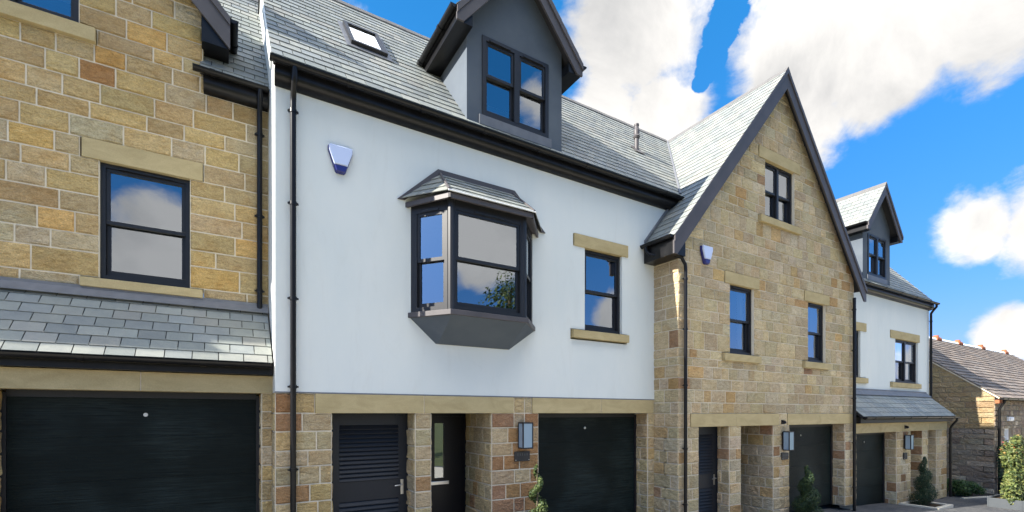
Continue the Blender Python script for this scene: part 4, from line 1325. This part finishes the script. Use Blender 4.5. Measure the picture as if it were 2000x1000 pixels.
# ================================================================== old outbuilding at the end
def outbuilding():
    g0 = -.95
    r = thing('outbuilding', (28, -1.19, g0), 'low old rubble stone outbuilding with a brown slate roof and red ridge tiles', 'outbuilding')
    X0, X1, Yf, yr = 24.0, 44.0, -1.19, 2.83
    ze = 2.89; kk = .77; zr = ze + (yr - Yf) * kk
    rng = random.Random(44)
    mb = MB()
    yb = 2 * yr - Yf
    o = (X0, 0, 0)
    cuts = [((-kk, 1), -kk * Yf + ze - .03), ((kk, 1), kk * yr + zr - .03)]
    slab(mb, o, (0, 1, 0), ZA, (-1, 0, 0), Yf, yb, g0 - .2, zr, [], .4, 1, cuts)
    ls = courses(g0, zr, .20, [], rng)
    pf = lambda a, b: PAL_O_SUN if b > 1.6 else PAL_O  # stones high on the gable take the sun-paled colours
    fill(mb, o, (0, 1, 0), ZA, (-1, 0, 0), Yf - .02, yb, ls, [], PAL_O, rng, .25, .85, .016, .022, cuts, .014, pf=pf)
    dr = (25.05, 26.0, g0, 1.62)
    slab(mb, (0, Yf, 0), XA, ZA, FN, X0, X1, g0 - .2, ze - .02, [dr], .4, 1)
    l2 = courses(g0, ze - .02, .19, [1.62], rng)
    fill(mb, (0, Yf, 0), XA, ZA, FN, X0 - .02, X1, l2, [dr], PAL_O, rng, .14, .42, .02, .028, (), .012)
    mb.build('stone_wall', [M['rubble'], M['dark_mortar']], r)
    mb = MB(); up = Vector((0, yr - Yf + .22, (yr - Yf + .22) * kk))
    slates(mb, (X0 - .10, Yf - .22, ze - .22 * kk + .02), XA, up, X1 - X0, up.length, rng, .26, .36, .02, (), OSL, jit=.014)
    un = Vector((1, 0, 0)).cross(up).normalized()
    mb.obox(Vector((X0 - .04, Yf - .2, ze - .22 * kk)) - un * .04, (X1 - X0, 0, 0), up, un * .04, 1)
    mb.obox((X0 - .04, yr, zr - .04), (X1 - X0, 0, 0), (0, yb - yr + .2, -(yb - yr + .2) * kk), (0, 0, .05), 1)
    rf = mb.build('roof', [M['old_slate'], M['deck']], r)
    c = MB(); c.obox((X0 - .07, Yf - .2, ze - .2 * kk - .055), (.075, 0, 0), up, (0, 0, .05)); c.build('verge_pointing', M['mortar'], rf)
    c = MB(); i = 0; x = X0 - .08
    while x < X1 - .1:
        c.tube([(x, yr, zr - .03), (x + .425, yr, zr - .03)], .13, 12, 0)
        x += .45; i += 1
    c.build('ridge_tiles', M['old_slate'], rf, smooth=True)
    for x in (31.6, 34.6, 38.2, 42.5):
        c = MB(); c.tube([(x - .3, yr, zr + .02), (x + .3, yr, zr + .02)], .16, 12); c.tube([(x, yr, zr + .1), (x, yr, zr + .24)], [.13, .11], 10); c.build('ridge_vent_tile', M['terracotta'], rf, smooth=True)
    f = MB(); f.box(X0 - .06, X1, Yf - .16, Yf - .032, ze - .2, ze - .08); f.build('fascia', M['gutter'], r)
    f = MB(); f.box(X0 - .05, X0 + .25, Yf - .15, Yf - .034, ze - .33, ze - .202); f.build('eaves_corbel', M['terracotta'], r)
    gutter(r, (X0 - .12, Yf - .23, ze - .14), (X1, Yf - .23, ze - .14), (0, -1, 0), r=.07)
    downpipe(r, [(24.16, Yf - .23, ze - .18), (24.16, Yf - .23, ze - .3), (24.16, Yf - .12, ze - .5), (24.16, Yf - .1, ze - .6), (24.16, Yf - .1, g0)], .042, [(24.16, Yf - .1, z) for z in (1.9, .6, -.4)])
    d = MB(); d.box(25.13, 25.92, Yf + .14, Yf + .18, g0, 1.54)
    for i in range(7): d.box(25.135 + i * .113, 25.135 + i * .113 + .105, Yf + .13, Yf + .139, g0 + .02, 1.52)
    pd = mat('pale_grey_paint', (.50, .54, .55), .5)
    dd = d.build('door', pd, r)
    f = MB(); f.box(25.05, 25.129, Yf + .08, Yf + .19, g0, 1.62); f.box(25.921, 26.0, Yf + .08, Yf + .19, g0, 1.62); f.box(25.129, 25.921, Yf + .08, Yf + .19, 1.541, 1.62); f.build('frame', M['white_plastic'], dd)
    l = thing('bulkhead_light', (25.5, Yf - .03, 1.98), 'small white oblong light fixed above the pale outbuilding door', 'wall light')
    b = MB(); b.box(25.28, 25.72, Yf - .12, Yf - .028, 1.9, 2.06); b.build('housing', M['white_plastic'], l, bevel=.02)
    b = MB(); b.box(25.31, 25.69, Yf - .145, Yf - .121, 1.92, 2.04); b.build('diffuser', M['white_plastic'], l, bevel=.01)
    return r


OB = outbuilding()

# ================================================================== fixtures
alarm_box(1.40, -.012, 5.74, 'pale blue and navy alarm box high on the white house left of its bay window')
alarm_box(8.47, -.645, 5.44, 'pale blue and navy alarm box on the stone gable house near its corner downpipe')
wall_lamp(4.42, -.022, 1.82, 'black box lantern with pale glass on the brown stone pier of the white house')
wall_lamp(11.36, -.642, 1.55, 'black box lantern with pale glass on the pier of the stone gable house')
wall_lamp(18.02, -.642, 1.31, 'black box lantern with pale glass on the porch pier of the far white house')
plaque(4.41, -.024, 1.455, 'dark plaque under the lantern on the brown stone pier of the white house')
plaque(11.39, -.644, 1.18, 'dark plaque under the lantern on the pier of the stone gable house', .14, .08)
plaque(18.02, -.644, .88, 'dark round-looking plaque under the lantern on the porch pier of the far white house', .12, .1)
sensor(11.28, -.645, 1.99, 'small black sensor above the lantern of the stone gable house')
sensor(18.02, -.645, 1.77, 'small black sensor above the lantern of the far white house')


# ================================================================== planting
def leafq(mb, p, n, size, c, rng, m=0, asp=1.7):
    n = n.normalized()
    t_ = n.orthogonal().normalized()
    a = rng.uniform(0, 6.283); q = n.cross(t_)
    u = t_ * math.cos(a) + q * math.sin(a); w = n.cross(u)
    L, W = size * asp, size
    mb.mesh([p - u * L * .5, p + w * W * .5 - n * W * .12, p + u * L * .5, p - w * W * .5 - n * W * .12], [(0, 1, 2, 3)], m, c)


def rv(rng):
    while True:
        v = Vector((rng.uniform(-1, 1), rng.uniform(-1, 1), rng.uniform(-1, 1)))
        if .01 < v.length < 1: return v


def spiral(x, y, z, H, Rb, turns, seed, label, pal, dens=5200, leaf=.022, off=.52):
    """clipped spiral evergreen: a tapering coil of foliage round a stem"""
    rng = random.Random(seed)
    r = thing('spiral_topiary', (x, y, z), label, 'topiary plant', 'clipped spiral evergreens by the front doors')
    b = MB(); b.tube([(x, y, z), (x + .004, y, z + H * .5), (x, y, z + H * .96)], [.022, .016, .005], 8); b.build('trunk', M['bark'], r, smooth=True)
    mb = MB()
    for i in range(dens):
        t_ = 1 - math.sqrt(rng.random()) if rng.random() < .8 else rng.random()
        t_ = min(.995, t_ * .98)
        rad = Rb * (1 - t_) ** .85 + .03
        ang = t_ * turns * 2 * math.pi + seed
        c0 = Vector((x + math.cos(ang) * rad * off, y + math.sin(ang) * rad * off, z + .10 + (H - .1) * t_))
        d = rv(rng).normalized()
        rr = rad * (1.06 - off) * rng.uniform(.72, 1.05)
        p = c0 + Vector((d.x * rr, d.y * rr, d.z * min(rr, H / turns * .40)))
        n = d + rv(rng) * .7
        k = rng.choice(pal); s = rng.uniform(.75, 1.25)
        leafq(mb, p, n, leaf * rng.uniform(.7, 1.3), tuple(q * s for q in k), rng, 0, 1.5)
    mb.build('crown', M['leaf'], r, recalc=False)
    b = MB(); b.tube([(x, y, z - .0), (x, y, z + .02), ], [.2, .19], 14); b.build('root_ball', M['soil'], r)
    return r


GR = [(.045, .075, .022), (.06, .10, .03), (.035, .06, .02), (.08, .115, .035)]
GR_B = GR + [(.11, .14, .04), (.14, .17, .06)]
GR_D = [(.02, .045, .022), (.03, .06, .03), (.025, .05, .028), (.045, .08, .035)]
spiral(4.44, -.45, gz(4.44), 1.38, .24, 3.2, 3, 'slender light green spiral plant by the brown pier of the white house', GR_B, 4200, .026)
spiral(11.75, -.98, gz(11.75), 1.30, .36, 2.6, 5, 'full dark green spiral plant before the garage of the stone gable house', GR_D + GR, 9000, .022, .30)
spiral(18.05, -1.10, gz(18.05), 1.50, .36, 2.9, 7, 'dark green spiral plant in the pale edged bed before the far white house', GR_D, 9000, .022, .30)

bed = thing('bed_edging', (18.05, -1.1, gz(18.05)), 'pale stone edging round the far spiral plant', 'edging')
b = MB()
for (x0, x1, y0, y1) in ((17.5, 18.6, -1.62, -1.5), (17.5, 18.6, -.78, -.66), (17.5, 17.62, -1.5, -.78), (18.48, 18.6, -1.5, -.78)):
    b.box(x0, x1, y0, y1, gz(18) - .05, gz(18) + .07)
b.build('kerb', M['concrete'], bed, bevel=.01)
b = MB(); b.box(17.62, 18.48, -1.5, -.78, gz(18) - .05, gz(18) + .04); b.build('soil', M['soil'], bed)


def shrub(name, x, y, z, rx, ry, h, n, pal, seed, label, cat, leaf=.03, stems=5, tip=None, group=None):
    rng = random.Random(seed)
    r = thing(name, (x, y, z), label, cat, group)
    lobes = []
    for i in range(14):
        lobes.append((Vector((x + rng.uniform(-.75, .75) * rx, y + rng.uniform(-.6, .6) * ry, z + h * rng.uniform(.2, .86))), rng.uniform(.26, .46)))
    b = MB()
    for i in range(stems):
        a = rng.uniform(0, 6.28); p = lobes[i % 14][0]
        b.tube([(x + math.cos(a) * .08 * rx, y + math.sin(a) * .08 * ry, z - .02), ((x + p.x) / 2, (y + p.y) / 2, (z + p.z) / 2 + .05), p], [.018, .012, .006], 6)
    b.build('stem', M['bark'], r)
    mb = MB()
    for i in range(n):
        c, s = rng.choice(lobes)
        d = rv(rng); d = d.normalized() * (d.length ** .35)
        p = c + Vector((d.x * rx * s * 1.2, d.y * ry * s * 1.25, d.z * h * s * .62))
        if p.z < z + .02: p.z = z + rng.uniform(.02, .15)
        k = rng.choice(pal)
        if tip and p.z > z + h * .72 and rng.random() < .06: k = rng.choice(tip)
        q = rng.uniform(.75, 1.3)
        leafq(mb, p, d + Vector((0, -.3, .5)) + rv(rng) * .8, leaf * rng.uniform(.7, 1.35), tuple(min(.5, v * q) for v in k), rng)
    mb.build('foliage', M['leaf'], r, recalc=False)
    return r


shrub('photinia_bush', 21.25, -2.35, gz(21.2), 1.0, .36, 2.3, 8000, [(.10, .13, .035), (.14, .17, .05), (.07, .10, .03), (.17, .18, .05), (.05, .08, .025)], 71,
      'tall sunlit leafy bush with a few orange tips in a grey trough before the outbuilding', 'bush', .05, 8, [(.30, .10, .04), (.34, .20, .06), (.36, .06, .07)])
tr_ = thing('planter_trough', (21.3, -2.35, gz(21.3)), 'long grey planter trough holding the tall sunlit bush', 'planter')
b = MB()
tz = gz(21.3) - .03
b.box(20.2, 23.0, -2.75, -2.71, tz, tz + .36); b.box(20.2, 23.0, -1.99, -1.95, tz, tz + .36); b.box(20.2, 20.24, -2.71, -1.99, tz, tz + .36); b.box(22.96, 23.0, -2.71, -1.99, tz, tz + .36)
b.build('trough_body', M['planter'], tr_, bevel=.006)
b = MB(); b.box(20.24, 22.96, -2.71, -1.99, tz, tz + .29); b.build('soil', M['soil'], tr_)
DG = [(.03, .07, .018), (.045, .10, .022), (.06, .12, .03), (.025, .05, .015)]
shrub('low_shrub', 22.45, -.55, gz(22.4), .42, .45, .62, 2600, DG, 72, 'low dark green shrub beside the porch downpipe of the far white house', 'shrub', .035, 4, None, 'low shrubs along the outbuilding wall')
shrub('low_shrub', 23.35, -.75, gz(23.3), .50, .45, .60, 2800, DG, 73, 'low bright green shrub against the rubble gable of the outbuilding', 'shrub', .035, 4, None, 'low shrubs along the outbuilding wall')
shrub('climbing_plant', 24.07, -1.42, gz(24), .16, .13, 1.9, 1500, GR_D, 74, 'thin dark climber on the outbuilding corner beside the downpipe', 'climber', .05, 4)
e = thing('kerb_edging', (22.8, -1.1, gz(22.8)), 'thin pale kerb in front of the low shrubs', 'kerb')
b = MB(); b.obox((21.75, -.98, gz(21.75) - .05), (2.15, -.26, gz(23.9) - gz(21.75)), (.02, .09, 0), (0, 0, .09)); b.build('kerb', M['concrete'], e, bevel=.01)


def tree(x, y, H, rad, seed, label, n=5200, leaf=.10, low=.28):
    rng = random.Random(seed); z = gz(x)
    r = thing('garden_tree', (x, y, z), label, 'tree', 'trees across the courtyard')
    b = MB()
    b.tube([(x, y, z - .1), (x + .05, y, z + H * .3), (x - .03, y + .05, z + H * .6), (x, y, z + H * .93)], [H * .018, H * .014, H * .009, .015], 10)
    tips = [Vector((x, y, z + H * .95))]
    for i in range(16):
        t_ = low + (.88 - low) * i / 16; a = i * 2.4 + rng.uniform(-.4, .4)
        L = rad * (1.15 - t_ * .75) * rng.uniform(.75, 1.1)
        p0 = Vector((x, y, z + H * t_)); p1 = p0 + Vector((math.cos(a) * L, math.sin(a) * L, L * rng.uniform(.35, .8)))
        b.tube([p0, (p0 + p1) / 2 + Vector((0, 0, .08 * L)), p1], [H * .006, H * .004, .01], 6)
        tips += [p1, (p0 + p1) / 2 + Vector((0, 0, .1))]
    b.build('trunk', M['bark'], r, smooth=True)
    mb = MB()
    for i in range(n):
        c = rng.choice(tips); d = rv(rng)
        p = c + d * rad * .36
        k = rng.choice(GR_B); q = rng.uniform(.7, 1.25)
        leafq(mb, p, d + Vector((0, 0, .5)) + rv(rng) * .6, leaf * rng.uniform(.6, 1.3), tuple(v * q for v in k), rng)
    mb.build('crown', M['leaf'], r, recalc=False)
    return r


tree(12.0, -14.2, 9.6, 1.9, 91, 'slim leafy tree mirrored in the bay window of the white house')
tree(18.3, -15.5, 7.9, 1.9, 92, 'rounded tree mirrored low in the right window of the white house')
tree(4.0, -17.0, 6.2, 2.2, 94, 'low broad tree mirrored green in the front door glass of the white house')
tree(-7.2, -.95, 13.4, 1.05, 95, 'unseen tall narrow tree added beyond the near stone house to shade the bay window', 9000, .09, .74)  # added out of view to shade the bay, crown kept high
